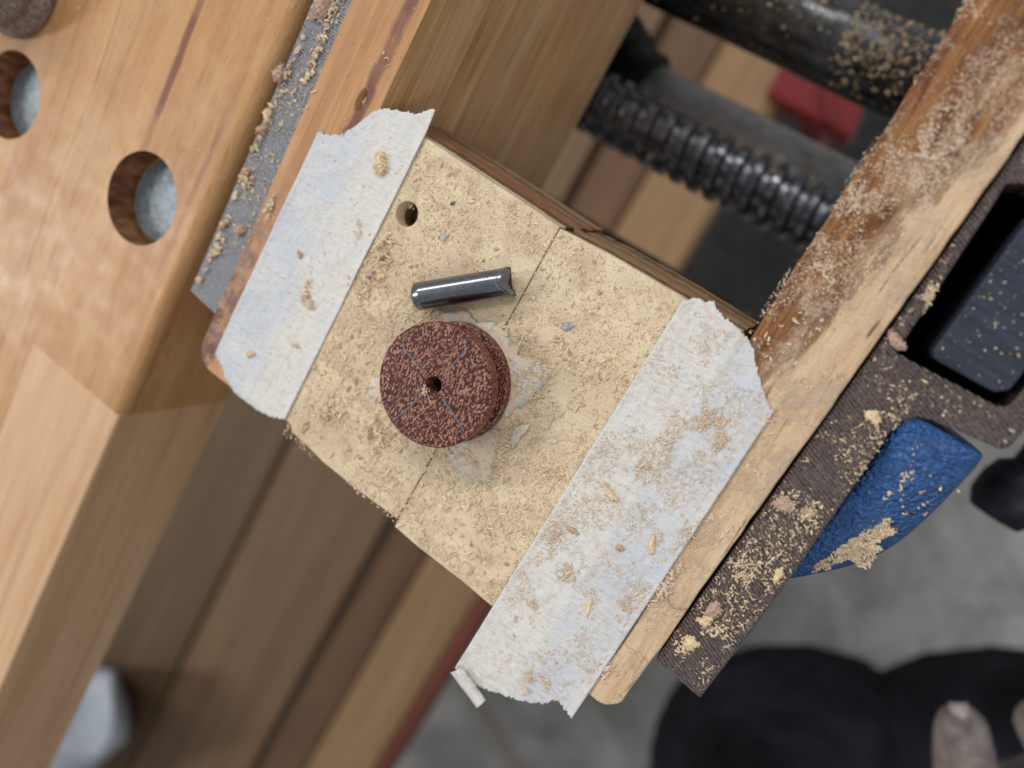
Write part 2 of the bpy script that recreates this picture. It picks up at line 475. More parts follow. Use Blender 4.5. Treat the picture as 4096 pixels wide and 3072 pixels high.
def mat_chip(name, a, b_):
    k = NT(name)
    f = k.noise(2.2, 5, .7, .4)
    return k.fin(k.ramp(f, [(.3, a), (.7, b_)]), .85, 0, k.bump(f, .2, .6), .15)
M['chip_pale'] = mat_chip('pale_shaving', lin(218, 190, 150), lin(240, 220, 184))
M['chip_brown'] = mat_chip('brown_shaving', lin(182, 148, 116), lin(214, 184, 150))
M['chip_pink'] = mat_chip('pinkish_shaving', lin(178, 146, 130), lin(212, 184, 166))
M['chip_grey'] = mat_chip('grey_flake', lin(140, 142, 150), lin(196, 196, 198))
M['chip_dark'] = mat_chip('dark_purple_flake', lin(84, 76, 92), lin(126, 116, 130))

# ------------------------------------------------------------------ object helpers (mm in, metres out)
def thing(name, label, cat, base=(0, 0, 0), group=None, kind=None):
    o = bpy.data.objects.new(name, None)
    C.objects.link(o)
    o.empty_display_size = .01
    o.location = (base[0] / 1000, base[1] / 1000, base[2] / 1000 + TOP)
    o['label'] = label
    o['category'] = cat
    if group:
        o['group'] = group
    return o

def mesh(name, V, F, mat, parent=None, base=None, smooth=False, label=None, cat=None, group=None, kind=None, holder=None):
    """holder: the thing whose base is the origin (for sub-parts, whose parent is a part sitting at that same origin)"""
    root = holder or parent
    if root is not None:
        b = Vector(root.matrix_basis.translation)
        b = (b.x * 1000, b.y * 1000, (b.z - TOP) * 1000)
    else:
        b = base or (0, 0, 0)
    V = np.asarray(V, dtype=float)
    W = (V - np.array(b)) / 1000
    me = bpy.data.meshes.new(name)
    me.from_pydata(W.tolist(), [], F)
    me.update()
    if smooth:
        me.polygons.foreach_set('use_smooth', [True] * len(me.polygons))
    for mt in (mat if isinstance(mat, list) else [mat]):
        me.materials.append(mt)
    o = bpy.data.objects.new(name, me)
    C.objects.link(o)
    if parent is not None:
        o.parent = parent
    else:
        o.location = (b[0] / 1000, b[1] / 1000, b[2] / 1000 + TOP)
    if label: o['label'] = label
    if cat: o['category'] = cat
    if group: o['group'] = group
    if kind: o['kind'] = kind
    return o

def bevel(o, w, seg=2, angle=35):
    b = o.modifiers.new('bevel', 'BEVEL')
    b.width = w / 1000
    b.segments = seg
    b.limit_method = 'ANGLE'
    b.angle_limit = math.radians(angle)
    b.harden_normals = False
    return o

def prism(out, z0, z1, out1=None):
    """outline (counter-clockwise seen from above) from z0 (low, out1 if given) to z1 (high, out)"""
    n = len(out)
    lo = out1 or out
    V = [(x, y, z0) for x, y in lo] + [(x, y, z1) for x, y in out]
    F = [tuple(range(n - 1, -1, -1)), tuple(range(n, 2 * n))]
    for i in range(n):
        j = (i + 1) % n
        F.append((i, j, n + j, n + i))
    return V, F

def box(x0, x1, y0, y1, z0, z1):
    return prism([(x0, y0), (x1, y0), (x1, y1), (x0, y1)], z0, z1)

def lathe(prof, cx, cy, n=64, zoff=0):
    """closed solid of revolution about a vertical axis; prof runs from top centre outwards and down to bottom centre (r, z)"""
    V, F = [], []
    rows = []
    for r, z in prof:
        if r < 1e-6:
            rows.append([len(V)])
            V.append((cx, cy, z + zoff))
        else:
            rows.append(list(range(len(V), len(V) + n)))
            V += [(cx + r * math.cos(2 * math.pi * i / n), cy + r * math.sin(2 * math.pi * i / n), z + zoff) for i in range(n)]
    for a, b in zip(rows, rows[1:]):
        for i in range(n):
            j = (i + 1) % n
            if len(a) == 1 and len(b) == 1:
                continue
            if len(a) == 1:
                F.append((a[0], b[i], b[j]))
            elif len(b) == 1:
                F.append((a[i], b[0], a[j]))
            else:
                F.append((a[i], b[i], b[j], a[j]))
    return V, F

def tube_x(x0, x1, cy, cz, r, n=40, steps=2, rad=None):
    V, F = [], []
    for s in range(steps + 1):
        x = x0 + (x1 - x0) * s / steps
        for i in range(n):
            a = 2 * math.pi * i / n
            rr = rad(x, a) if rad else r
            V.append((x, cy + rr * math.cos(a), cz + rr * math.sin(a)))
    for s in range(steps):
        for i in range(n):
            j = (i + 1) % n
            F.append((s * n + i, s * n + j, (s + 1) * n + j, (s + 1) * n + i))
    F.append(tuple(range(n - 1, -1, -1)))
    F.append(tuple(range(steps * n, steps * n + n)))
    return V, F

def cut(o, V, F):
    """boolean-subtract a solid (absolute mm) from o, applied"""
    c = mesh('cutter', V, F, o.data.materials[0])
    c.matrix_world = Matrix.Translation((0, 0, TOP))
    md = o.modifiers.new('cut', 'BOOLEAN')
    md.object = c
    md.solver = 'EXACT'
    bpy.context.view_layer.update()
    dg = bpy.context.evaluated_depsgraph_get()
    new = bpy.data.meshes.new_from_object(o.evaluated_get(dg))
    o.modifiers.remove(md)
    old = o.data
    o.data = new
    new.name = old.name
    bpy.data.objects.remove(c)
    return o

def cyl(cx, cy, r, z0, z1, n=48):
    return prism([(cx + r * math.cos(2 * math.pi * i / n), cy + r * math.sin(2 * math.pi * i / n)) for i in range(n)], z0, z1)

def dens(pts, step=1.6):
    out = []
    for i in range(len(pts)):
        a, b = pts[i], pts[(i + 1) % len(pts)]
        L = math.dist(a, b)
        n = max(1, int(L / step))
        for q in range(n):
            out.append((a[0] + (b[0] - a[0]) * q / n, a[1] + (b[1] - a[1]) * q / n))
    return out
def lerp_pts(pts, x):
    xs = [p[0] for p in pts]
    ys = [p[1] for p in pts]
    return float(np.interp(x, xs, ys))

# value noise for placing things
_tab = rng.random((256, 256))
def vn(x, y):
    x = np.asarray(x, float); y = np.asarray(y, float)
    xi = np.floor(x).astype(int); yi = np.floor(y).astype(int)
    fx = x - xi; fy = y - yi
    fx = fx * fx * (3 - 2 * fx); fy = fy * fy * (3 - 2 * fy)
    g = lambda a, b: _tab[a % 256, b % 256]
    return (g(xi, yi) * (1 - fx) + g(xi + 1, yi) * fx) * (1 - fy) + (g(xi, yi + 1) * (1 - fx) + g(xi + 1, yi + 1) * fx) * fy
def fbm(x, y, s):
    return .5 * vn(x * s, y * s) + .3 * vn(x * s * 2.1 + 9, y * s * 2.1 + 5) + .2 * vn(x * s * 4.3 + 3, y * s * 4.3 + 7)

FLOOR = -TOP * 1000
# ------------------------------------------------------------------ the setting
mesh('floor', [(-3000, -3000, FLOOR), (3000, -3000, FLOOR), (3000, 3000, FLOOR), (-3000, 3000, FLOOR)], [(0, 1, 2, 3)], M['floor'], kind='structure',
     label='grey concrete floor, blurred, far below the vise')

# ------------------------------------------------------------------ workbench
bench = thing('workbench', 'orange beech workbench with round dog holes and lower shelf, left of the vise', 'workbench', (-180, -80, FLOOR))
def edge_x(y):       # front edge of the bench, very slightly out of line with the vise
    return -101.9 - .021 * (60 - y)
def front_plank(y0, y1, r, mat):
    prof = [(-31 + .6, 0)]
    V, F = [], []
    arc = [(-r + r * math.cos(a), -r + r * math.sin(a)) for a in [math.pi / 2 * q / 7 for q in range(8)]]     # (dx, dz) from the sharp corner
    rows = [(lambda e: [(-133.5, -31), (e - .5, -31), (e, -30.5)] + [(e + dx, dz) for dx, dz in arc] + [(-133.5, 0)])(edge_x(y)) for y in (y0, y1)]
    n = len(rows[0])
    for y, row in zip((y0, y1), rows):
        V += [(x, y, z) for x, z in row]
    F = [tuple(range(n)), tuple(range(2 * n - 1, n - 1, -1))] + [(q, n + q, n + (q + 1) % n, (q + 1) % n) for q in range(n)]
    return mesh('plank', V, F, mat, bench)
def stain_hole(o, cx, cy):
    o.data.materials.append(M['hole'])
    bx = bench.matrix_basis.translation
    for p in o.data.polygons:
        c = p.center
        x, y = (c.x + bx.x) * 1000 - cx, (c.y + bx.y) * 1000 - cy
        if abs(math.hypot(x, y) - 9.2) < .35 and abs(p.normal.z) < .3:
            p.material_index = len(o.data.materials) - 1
o1 = front_plank(-86.0, 120, 2.6, M['bench'])
cut(o1, *cyl(-120.2, -44.3, 9.2, -40, 10, 64)); stain_hole(o1, -120.2, -44.3)
front_plank(-330, -86.02, .6, M['bench_pale'])
o3 = mesh('plank', *prism([(-420, -330), (-133.52, -330), (-133.52, 120), (-420, 120)], -31, 0), M['bench'], bench)
cut(o3, *cyl(-163.4, -42.6, 9.2, -40, 10, 64)); stain_hole(o3, -163.4, -42.6)
# ledge below the holes so that the dogs stand on something
for cx, cy, pl in ((-120.2, -44.3, o1), (-163.4, -42.6, o3)):
    V, F = lathe([(8.75, -6.9), (9.6, -6.7), (9.6, -30), (0, -30), (0, -18), (8.75, -18), (8.75, -6.9)], cx, cy, 40)
    mesh('hole_sleeve', V, F, M['bench_pale'], pl, smooth=False, holder=bench)
# lower shelf, seen far below between the jaws and beside the board
def shelf(x0, x1, z, mat, th=18):
    o = mesh('shelf_plank', *box(x0, x1, -1300, 500, z - th, z), mat, bench)
    bevel(o, 3, 3)
shelf(-147, -96, -400, M['shelf_tan'])
shelf(-189, -150, -409, M['shelf_red'])
shelf(-299, -191, -401, M['shelf_mid'])
shelf(-420, -303, -402, M['shelf_dark'])
shelf(-560, -424, -402, M['shelf_dark'])
o = mesh('front_rail', *box(-95.2, -85, -1300, -150, -425, -398), M['rail'], bench)
bevel(o, 2, 2)
for x0, y0 in ((-540, -1290), (-540, 430), (-150, -1290), (-150, 430)):
    mesh('leg', *box(x0, x0 + 45, y0, y0 + 45, FLOOR, -428), M['shelf_dark'], bench)

# steel bench dogs sunk in the two holes
def sunk_dog(cx, cy, label):
    t = thing('bench_dog', label, 'bench dog', (cx, cy, -18), 'steel dogs sunk in the bench holes')
    V, F = lathe([(0, -5.6), (5.2, -5.5), (8.2, -5.7), (8.7, -6.3), (8.7, -17.9), (0, -17.9)], cx, cy, 40)
    mesh('head', V, F, M['zinc'], t, smooth=False)
sunk_dog(-120.2, -44.3, 'dull zinc disc at the bottom of the bench hole nearest the vise')
sunk_dog(-163.4, -42.6, 'dull zinc disc in the bench hole cut by the left picture edge')

# ------------------------------------------------------------------ vise
vise = thing('bench_vise', 'blue cast iron bench vise with wood lined jaws and black screw, clamping the board', 'vise', (-40, 20, -150))
# rear jaw: thick milled plate against the bench
o = mesh('rear_jaw', *prism([(-101.7, -54.4), (-93.6, -55.2), (-93.6, 110), (-101.7, 110)], -76, -1.0), M['rear_metal'], vise)
bevel(o, .35, 2)
# rear wooden liner, near end rounded over
def rounded_end(x0, x1, y_end, r0, r1, n=7):
    pts = []
    for i in range(n):
        a = math.pi + (math.pi / 2) * i / (n - 1)
        pts.append((x0 + r0 + r0 * math.cos(a), y_end + r0 + r0 * math.sin(a)))
    for i in range(n):
        a = 1.5 * math.pi + (math.pi / 2) * i / (n - 1)
        pts.append((x1 - r1 + r1 * math.cos(a), y_end + r1 + r1 * math.sin(a)))
    return pts
out = rounded_end(-93.4, -79.2, -65.0, 4.5, 3.0) + [(-79.2, 110), (-93.4, 110)]
lin_r = mesh('rear_jaw_liner', *prism(out, -81, 0), [M['rear_liner'], M['rear_face']], vise)
for p in lin_r.data.polygons:
    if p.normal.x > .7:
        p.material_index = 1
# knot hole in the top, filled with dust
V, F = lathe([(0, 0), (1.6, 3), (1.6, 5), (0, 5)], 0, 0, 20)
cut(lin_r, [(-83.5 + x * .75, -6.4 + y * 1.9, z - 2.2) for x, y, z in V], [f[::-1] for f in F])
bevel(lin_r, .7, 3)
# front liner
out = rounded_end(-8.6, 6.9, -68.6, 1.2, 3.2)
out = [(x + (1.8 if y < -66 else 0) * (1 if x < -2 else 0), y) for x, y in out]
out = [(-8.6, -62)] + [(-8.6 + 11.4 * (i / 5.0), -62 - 5.4 * (i / 5.0) ** .8) for i in range(1, 5)] if False else out
out = dens(out + [(6.9, 110), (-8.6, 110)], 2.2)
out = [(x + .55 * (fbm(y * .9, 4.4, .35) - .5) * (1 if x > -8 else .3) + random.uniform(-.05, .05), y + (random.uniform(-.12, .12) if y < -60 else 0)) for x, y in out]
lin_f = mesh('front_jaw_liner', *prism(out, -81, 0), M['front_liner'], vise)
bevel(lin_f, .5, 3, 50)

# front jaw: milled iron face with the slot for the sliding dog
out = [(7.35, -57.2), (15.9, -57.9), (16.1, -45), (16.0, -32), (15.4, -14), (15.1, -8.5), (15.6, -6.4), (16.8, -5.0), (18.6, -4.4), (24.0, -3.6), (27.2, -3.2), (27.9, -2.2), (28.0, 110), (7.35, 110)]
fj = mesh('front_jaw', *prism(out, -9, -1.2), M['front_metal'], vise)
V, F = prism([(9.8, 2.8), (9.4, 1.9), (9.9, 1.0), (11.4, .9), (23.4, 1.3), (24.6, 1.8), (24.8, 3.1), (24.8, 24.4), (24.0, 26.6), (10.6, 26.6), (8.7, 25.6), (8.9, 23.5)], -30, 5)
cut(fj, V, F)
bevel(fj, .3, 2)
dog = mesh('sliding_dog', *prism([(13.2, 3.4), (13.9, 2.6), (22.2, 2.6), (23.5, 3.8), (23.5, 23.2), (22.6, 24.2), (13.9, 24.2), (13.1, 23.4)], -60, -.2), M['dog'], fj, holder=vise)
bevel(dog, .35, 3)
# blue casting: body under the milled face plus a sloping shoulder
cs = mesh('front_casting', *prism([(7.6, -57.6), (16.2, -58.4), (16.4, -36), (16.4, -4), (27.9, -3), (28.1, 110), (7.6, 110)], -95, -9.05), M['blue'], vise)
cut(cs, *prism([(9.6, 1.0), (25.0, 1.2), (25.0, 26.8), (8.6, 26.8)], -70, 5))
cs.data.materials.append(M['casting'])  # slot walls coloured black for the shade inside the deep slot
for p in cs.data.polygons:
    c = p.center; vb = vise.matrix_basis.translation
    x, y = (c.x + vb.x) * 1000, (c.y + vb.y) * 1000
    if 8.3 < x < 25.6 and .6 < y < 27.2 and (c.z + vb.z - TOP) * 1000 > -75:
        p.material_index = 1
bevel(cs, .6, 2)
def shoulder():
    # rows along Y (near to far); each row is a profile from the jaw outwards and down
    rows = []
    ys = [-37.5, -35.5, -33, -29, -24, -18, -12, -7.5, -5.4, -4.6]
    for i, y in enumerate(ys):
        t = i / (len(ys) - 1)
        w = np.interp(y, [-37.5, -35, -30, -26, -20, -8, -4.6], [17.4, 19.6, 23.6, 25.8, 26.9, 27.2, 26.8])
        ztop = np.interp(y, [-37.5, -34, -26, -12, -7, -4.6], [-9.5, -7.6, -5.4, -2.6, -1.7, -1.6])
        zmid = np.interp(y, [-37.5, -30, -20, -8, -4.6], [-12, -10.6, -7.6, -3.4, -2.2])
        x0 = 15.2 if y > -10 else 16.0
        row = [(x0 - .6, y, -40), (x0 - .6, y, ztop - .9), (x0 + .3, y, ztop - .15), (x0 + .28 * (w - x0), y, ztop - .25 - .1 * (1 - t)), (x0 + .62 * (w - x0), y, ztop * .55 + zmid * .45), (x0 + .88 * (w - x0), y, zmid), (w - .25, y, zmid - .9), (w, y, zmid - 2.4), (w, y, -40)]
        rows.append(row)
    n = len(rows[0])
    V = [p for r in rows for p in r]
    F = []
    for a in range(len(rows) - 1):
        for b in range(n - 1):
            F.append((a * n + b, a * n + b + 1, (a + 1) * n + b + 1, (a + 1) * n + b))
        F.append((a * n + n - 1, a * n, (a + 1) * n, (a + 1) * n + n - 1))
    F.append(tuple(range(n))[::-1])
    F.append(tuple((len(rows) - 1) * n + b for b in range(n)))
    return V, F
sh = mesh('casting_shoulder', *shoulder(), M['blue'], vise, smooth=True)
sb = sh.modifiers.new('sub', 'SUBSURF'); sb.levels = 2; sb.render_levels = 2
# screw with its thread
def thread(x, a):
    ph = (x / 5.3 - a / (2 * math.pi)) % 1.0
    if ph < .12: t = ph / .12
    elif ph < .50: t = 1
    elif ph < .62: t = 1 - (ph - .50) / .12
    else: t = 0
    return 6.9 + 2.0 * t
mesh('screw', *tube_x(-98, 24, 20.6, -100, 8.7, 64, 420, thread), M['screw'], vise, smooth=False)
o = mesh('guide_rod', *tube_x(-98, 24, 59.5, -100, 10.4, 56), M['rod'], vise, smooth=False); o.data.polygons.foreach_set('use_smooth', [len(p.vertices) == 4 for p in o.data.polygons])
o = mesh('guide_rod', *tube_x(-98, 24, -18.2, -100, 10.4, 56), M['rod'], vise); o.data.polygons.foreach_set('use_smooth', [len(p.vertices) == 4 for p in o.data.polygons])
o = mesh('nut_tube', *tube_x(-97, 22, 29.0, -130, 13.0, 56), M['tube'], vise); o.data.polygons.foreach_set('use_smooth', [len(p.vertices) == 4 for p in o.data.polygons])
o = mesh('rear_casting', *box(-101, -93, 18, 50, -150, -77), M['casting'], vise)
bevel(o, 2, 2)
o = mesh('rear_casting_boss', *tube_x(-93, -82, 29.0, -128, 15.5, 40), M['casting'], vise)
# screw hub in front of the casting, and the tommy bar through it with its end knob
mesh('handle_hub', *tube_x(28.2, 68, 20.6, -100, 12, 40), M['handle'], vise)
V, F = tube_x(-11, 150, 0, 0, 4.5, 24)
hb = mesh('handle_bar', [(58 - y, x, -100 + z) for x, y, z in V], F, M['handle'], vise)
V, F = lathe([(0, 8), (4, 7.4), (7, 5), (8, 1), (8, -4), (6, -7.5), (0, -8)], 0, 0, 32)
mesh('handle_knob', [(58 + x, -13 + z, -100 + y) for x, y, z in V], [f[::-1] for f in F], M['handle'], hb, smooth=True, holder=vise)

# ------------------------------------------------------------------ the two boards clamped in the vise
def jit(pts, a):
    return [(x + random.uniform(-a, a) * .3, y + random.uniform(-a, a)) for x, y in pts]
def board(name, label, top, bot, base, hole=None):
    t = thing(name, label, 'board', base, 'pine boards clamped side by side')
    T, B = top, bot
    zs = [0, -3.2, -6.4, -9.8, -13.0, -16.4, -19.2, -22]
    mats = [M['board'], M['ply_b'], M['ply_a'], M['ply_r'], M['ply_a'], M['ply_b'], M['ply_a']]
    for i in range(7):
        f0, f1 = zs[i] / -22, zs[i + 1] / -22
        d = random.uniform(-.12, .12) if i else 0
        mk = lambda f: [(a[0] + (b[0] - a[0]) * f, a[1] + (b[1] - a[1]) * f + (d if a[1] > -30 else -d)) for a, b in zip(T, B)]
        rag = .05 if i == 0 else .09
        random.seed(100 + i)
        s0 = random.getstate()
        o0 = dens(mk(f0), 1.4); random.setstate(s0)
        o1 = dens(mk(f1), 1.4)
        if len(o0) != len(o1):
            o1 = o0
        jt = [(random.uniform(-rag, rag) * .2, random.uniform(-rag, rag)) for _ in o0]
        o0 = [(x + a, y + b) for (x, y), (a, b) in zip(o0, jt)]
        o1 = [(x + a, y + b) for (x, y), (a, b) in zip(o1, jt)]
        z1 = zs[i] - (.0 if i == 0 else .02)
        o = mesh('ply_layer', *prism(o0, zs[i + 1], z1, o1), mats[i], t)
        if hole and i < 2:
            cut(o, *cyl(hole[0], hole[1], hole[2], -40, 10, 28))
        if i == 0:
            bevel(o, .22, 2, 50)
    return t
topL = [(-79.0, -63.0), (-68.5, -63.3), (-67.2, -64.4), (-58.5, -65.3), (-51.5, -65.5), (-41.0, -65.1), (-40.88, -7.55), (-49.2, -7.15), (-57, -6.9), (-63, -6.6), (-69, -6.35), (-79.0, -6.2)]
botL = [(-79.0, -63.0), (-68.5, -63.3), (-67.2, -64.2), (-58.5, -64.9), (-51.5, -65.0), (-41.2, -64.7), (-41.0, -5.5), (-49.2, -5.2), (-57, -4.8), (-63, -4.6), (-69, -4.5), (-79.0, -4.3)]
board('pine_board', 'left pale board with a small drilled hole, half under the left tape', topL, botL, (-60, -36, -22), (-65.9, -18.7, 2.15))
topR = [(-40.75, -66.6), (-35.4, -66.9), (-27, -66.8), (-18.4, -67.0), (-8.8, -67.1), (-8.8, -7.0), (-20.7, -7.2), (-33.1, -7.3), (-40.7, -7.75)]
botR = [(-40.75, -66.2), (-35.4, -66.5), (-27, -66.4), (-18.4, -66.6), (-8.8, -66.7), (-8.8, -5.7), (-20.7, -5.5), (-33.1, -5.7), (-40.7, -6.2)]
board('pine_board', 'right pale board between the thin seam and the right jaw, half under the right tape', topR, botR, (-25, -37, -22))

# ------------------------------------------------------------------ masking tape
def tape(name, label, xl, xr, ytop, ybot, zfun, base, nx=64, ny=150, seed=3, cat='tape'):
    r = np.random.default_rng(seed)
    V, F = [], []
    tj = r.normal(0, 1, (nx + 1,)); bj = r.normal(0, 1, (nx + 1,))
    for j in range(ny + 1):
        v = j / ny
        for i in range(nx + 1):
            u = i / nx
            yt = ytop(u) + .16 * tj[i] + .30 * (fbm(u * 40, 3.3, .5) - .5)
            yb = ybot(u) + .16 * bj[i] + .30 * (fbm(u * 40, 8.3, .5) - .5)
            y = yb + (yt - yb) * v
            x0, x1 = xl(y), xr(y)
            x = x0 + (x1 - x0) * u
            V.append((x, y, zfun(x, y, u, v)))
    for j in range(ny):
        for i in range(nx):
            a = j * (nx + 1) + i
            F.append((a, a + 1, a + nx + 2, a + nx + 1))
    o = mesh(name, V, F, M['tape'], None, base, True, label, cat, 'masking tape strips holding the boards')
    s = o.modifiers.new('thick', 'SOLIDIFY'); s.thickness = .00012; s.offset = -1
    return o
LT = [(-88.5, -14.7), (-86, -14.0), (-84.4, -13.2), (-82.1, -9.8), (-80.8, -7.3), (-79.4, -5.9), (-76, -4.7), (-72.5, -3.7), (-70.4, -2.0), (-69.2, -1.6)]
LB = [(-89.6, -60.6), (-88.7, -61.6), (-86.2, -63.0), (-83.7, -64.9), (-80.3, -65.6), (-75.3, -65.3), (-71.1, -64.1), (-69.6, -63.2)]
def z_left(x, y, u, v):
    z = .2 + .26 * (fbm(x, y, .3) - .5) + .35 * max(0, abs(u - .5) - .44) / .06 * fbm(x, y, .12)
    if y > -6.3 and x > -79:
        d = (y + 6.3)
        z += .10 * d * d * .3 - .05 * d
        z += .25 * max(0, x + 73) * d * .05
    if y < -63.4:
        z -= .10 * (-63.4 - y) ** 2
    z += .25 * math.exp(-((x + 79.2) / .8) ** 2) * .3
    return z
tape('masking_tape', 'left torn strip of white masking tape along the rear wooden jaw', lambda y: -89.0 + (y + 38) * .022, lambda y: -69.35 + (y + 38) * .008,
     lambda u: lerp_pts(LT, -88.9 + u * 19.6), lambda u: lerp_pts(LB, -89.4 + u * 19.8), z_left, (-79, -36, 0), seed=4)
RT = [(-18.3, -7.5), (-16.9, -6.3), (-14.5, -5.7), (-12.5, -6.5), (-9.9, -6.9), (-8.2, -7.0), (-5.5, -8.5), (-4.2, -10), (-1.6, -12.3), (.8, -14.1), (1.5, -14.6)]
RB = [(-18.5, -80.4), (-17.0, -81.6), (-15.2, -81.6), (-13.2, -80.9), (-10.3, -79.7), (-6.5, -77.9), (-4.0, -76.3), (-2.6, -74.9), (-1.8, -73.3), (-.4, -73.2), (.8, -73.6), (2.2, -74.2)]
def z_right(x, y, u, v):
    z = .2 + .26 * (fbm(x + 50, y, .3) - .5) + .35 * max(0, abs(u - .5) - .44) / .06 * fbm(x + 50, y, .12)
    d = max(0, -67.1 - y)
    z += -.004 * d * d + .05 * math.sin(x * .5) * d * .1
    c = max(0, (-74.5 - y) + (-13.2 - x) * .9)          # the free corner lifts
    z += .006 * c * c
    z += .1 * math.exp(-((x + 8.7) / .8) ** 2)
    return z
tape('masking_tape', 'right torn strip of masking tape, dusty, its loose end hanging past the board', lambda y: -18.45 + (y + 40) * .001, lambda y: 1.45 - (y + 40) * .018,
     lambda u: lerp_pts(RT, -18.4 + u * 20.0), lambda u: lerp_pts(RB, -18.5 + u * 20.6), z_right, (-9, -42, 0), seed=9, ny=180)
# folded corner of the right tape
rt = [o for o in C.objects if o.name.startswith('masking_tape')][1]
V, F = [], []
nf = 24
r2 = np.random.default_rng(5)
for i in range(nf + 1):
    t = i / nf
    p0 = Vector((-17.4 + 6.3 * t, -79.2 - 2.5 * t)); p1 = Vector((-18.7 + 7.0 * t, -81.7 - 2.6 * t))
    jg = .05 * r2.normal()
    for q in range(5):
        s_ = q / 4
        x, y = p0.x + (p1.x - p0.x) * s_, p0.y + (p1.y - p0.y) * s_ + jg * (1 - s_)
        V.append((x, y, z_right(x, max(y, -81), 0, 0) + .2 + .7 * math.sin(s_ * 3.0) + .35 * (1 - s_) + .12 * math.sin(t * 5)))
for i in range(nf):
    for q in range(4):
        b = i * 5 + q
        F.append((b, b + 1, b + 6, b + 5))
rb = rt.matrix_basis.translation
fo = mesh('folded_corner', V, F, M['tape'], rt, None, True)
s = fo.modifiers.new('thick', 'SOLIDIFY'); s.thickness = .00015

# ------------------------------------------------------------------ torn paper under the spool
def scrap(label, pts, z, seed, n=10, mat='paper', tilt=0):
    r = np.random.default_rng(seed)
    P = dens(pts, .55)
    cx = sum(p[0] for p in P) / len(P); cy = sum(p[1] for p in P) / len(P)
    V = [(cx, cy, z + .12)]
    F = []
    rings = 4
    for q in range(1, rings + 1):
        f = q / rings
        for (x, y) in P:
            jx, jy = (r.normal(0, .2), r.normal(0, .2)) if q == rings else (0, 0)
            X, Y = cx + (x - cx) * f + jx, cy + (y - cy) * f + jy
            V.append((X, Y, z + .25 * (fbm(X, Y, .5) - .4) * (1 if q < rings else .7) + tilt * (X - cx)))
    k = len(P)
    for i in range(k):
        j = (i + 1) % k
        F.append((0, 1 + i, 1 + j))
        for q in range(rings - 1):
            a = 1 + q * k
            F.append((a + i, a + k + i, a + k + j, a + j))
    o = mesh('paper_scrap', V, F, M[mat], None, (cx, cy, 0), True, label, 'paper scrap', 'torn paper scraps under the spool')
    s = o.modifiers.new('thick', 'SOLIDIFY'); s.thickness = .00010; s.offset = -1
scrap('largest torn white paper piece sticking out right of the spool', [(-44, -30), (-41.8, -26.0), (-38.4, -26.4), (-37.2, -25.5), (-36.4, -28.2), (-32.0, -27.0), (-29.8, -27.2), (-30.4, -31.2), (-31.5, -34.4), (-33.2, -38.5), (-36.5, -40), (-42, -36)], .12, 1)
scrap('torn white paper piece below the spool, dusted over', [(-37.5, -42), (-33, -40.6), (-31.4, -44.2), (-29.6, -49.0), (-31.8, -50.2), (-34.2, -50.6), (-37.2, -50.2), (-40.5, -48.5), (-41.5, -46)], .10, 2)
scrap('small pointed white paper shred lower right of the spool', [(-31.0, -38.2), (-28.7, -37.2), (-29.0, -39.3), (-29.6, -42.3), (-30.4, -40.6)], .25, 3, tilt=.06)
scrap('small white paper shred peeking out left of the spool', [(-57.6, -46.2), (-54.8, -44.6), (-53.0, -46.0), (-54.4, -49.4), (-57.0, -49.2)], .10, 4)
scrap('torn white paper tab above the spool, below the steel pin', [(-51.4, -29.8), (-48.2, -27.2), (-45.2, -27.4), (-42.6, -25.6), (-41.6, -27.6), (-45, -30.5), (-49.5, -31)], .10, 6)

# ------------------------------------------------------------------ turned spool
SX, SY = -43.6, -38.0
sp = thing('turned_spool', 'round dark red flecked wooden spool with a grooved rim and centre hole', 'spool', (SX, SY, .2))
prof_top = [(1.25, 2.0), (1.35, 7.9), (1.5, 8.1), (9.75, 8.1), (9.95, 7.95)]
V, F = lathe(prof_top, SX, SY, 96)
top_face = mesh('top_face', V, F, M['spool'], sp, smooth=False)
prof_side = [(9.95, 7.95), (10.0, 7.75), (10.0, 6.5), (9.85, 6.4), (9.2, 6.35), (9.2, 6.1), (9.75, 6.05), (9.85, 5.9), (9.85, 5.3), (9.7, 5.15), (4.4, 5.05), (4.0, 4.75), (4.0, 2.1), (4.4, 1.9), (9.6, 1.8), (10.0, 1.65), (10.05, .5), (9.8, .25), (1.25, .22), (1.25, 2.0)]
V, F = lathe(prof_side, SX, SY, 96)
o = mesh('grooved_rim', V, F, [M['spool_side'], M['spool']], sp, smooth=False)
for p in o.data.polygons:
    if abs(p.normal.z) > .8:
        p.material_index = 1          # end grain on the flange faces
V, F = lathe([(0, 1.5), (1.2, 1.3), (1.2, .3), (0, .3)], SX, SY, 16)
mesh('hole_bottom', V, F, M['chip_brown'], sp)
# four pencil strokes running towards the hole (image directions measured on the face)
for ang, r0, r1, bend in ((math.radians(163), 2.6, 8.9, .25), (math.radians(76), 2.3, 8.7, -.2), (math.radians(250), 2.4, 8.9, .15), (math.radians(338), 2.6, 8.6, .35)):
    V, F = [], []
    for i in range(13):
        t = i / 12
        r_ = r0 + (r1 - r0) * t
        a = ang + bend * .06 * math.sin(t * 3)
        w = .11 + .04 * math.sin(i * 2.1)
        for s_ in (-1, 1):
            V.append((SX + r_ * math.cos(a) - s_ * w * math.sin(a), SY + r_ * math.sin(a) + s_ * w * math.cos(a), 8.125))
    for i in range(12):
        F.append((i * 2, i * 2 + 1, i * 2 + 3, i * 2 + 2))
    mesh('pencil_line', V, F, M['pencil'], top_face, holder=sp)

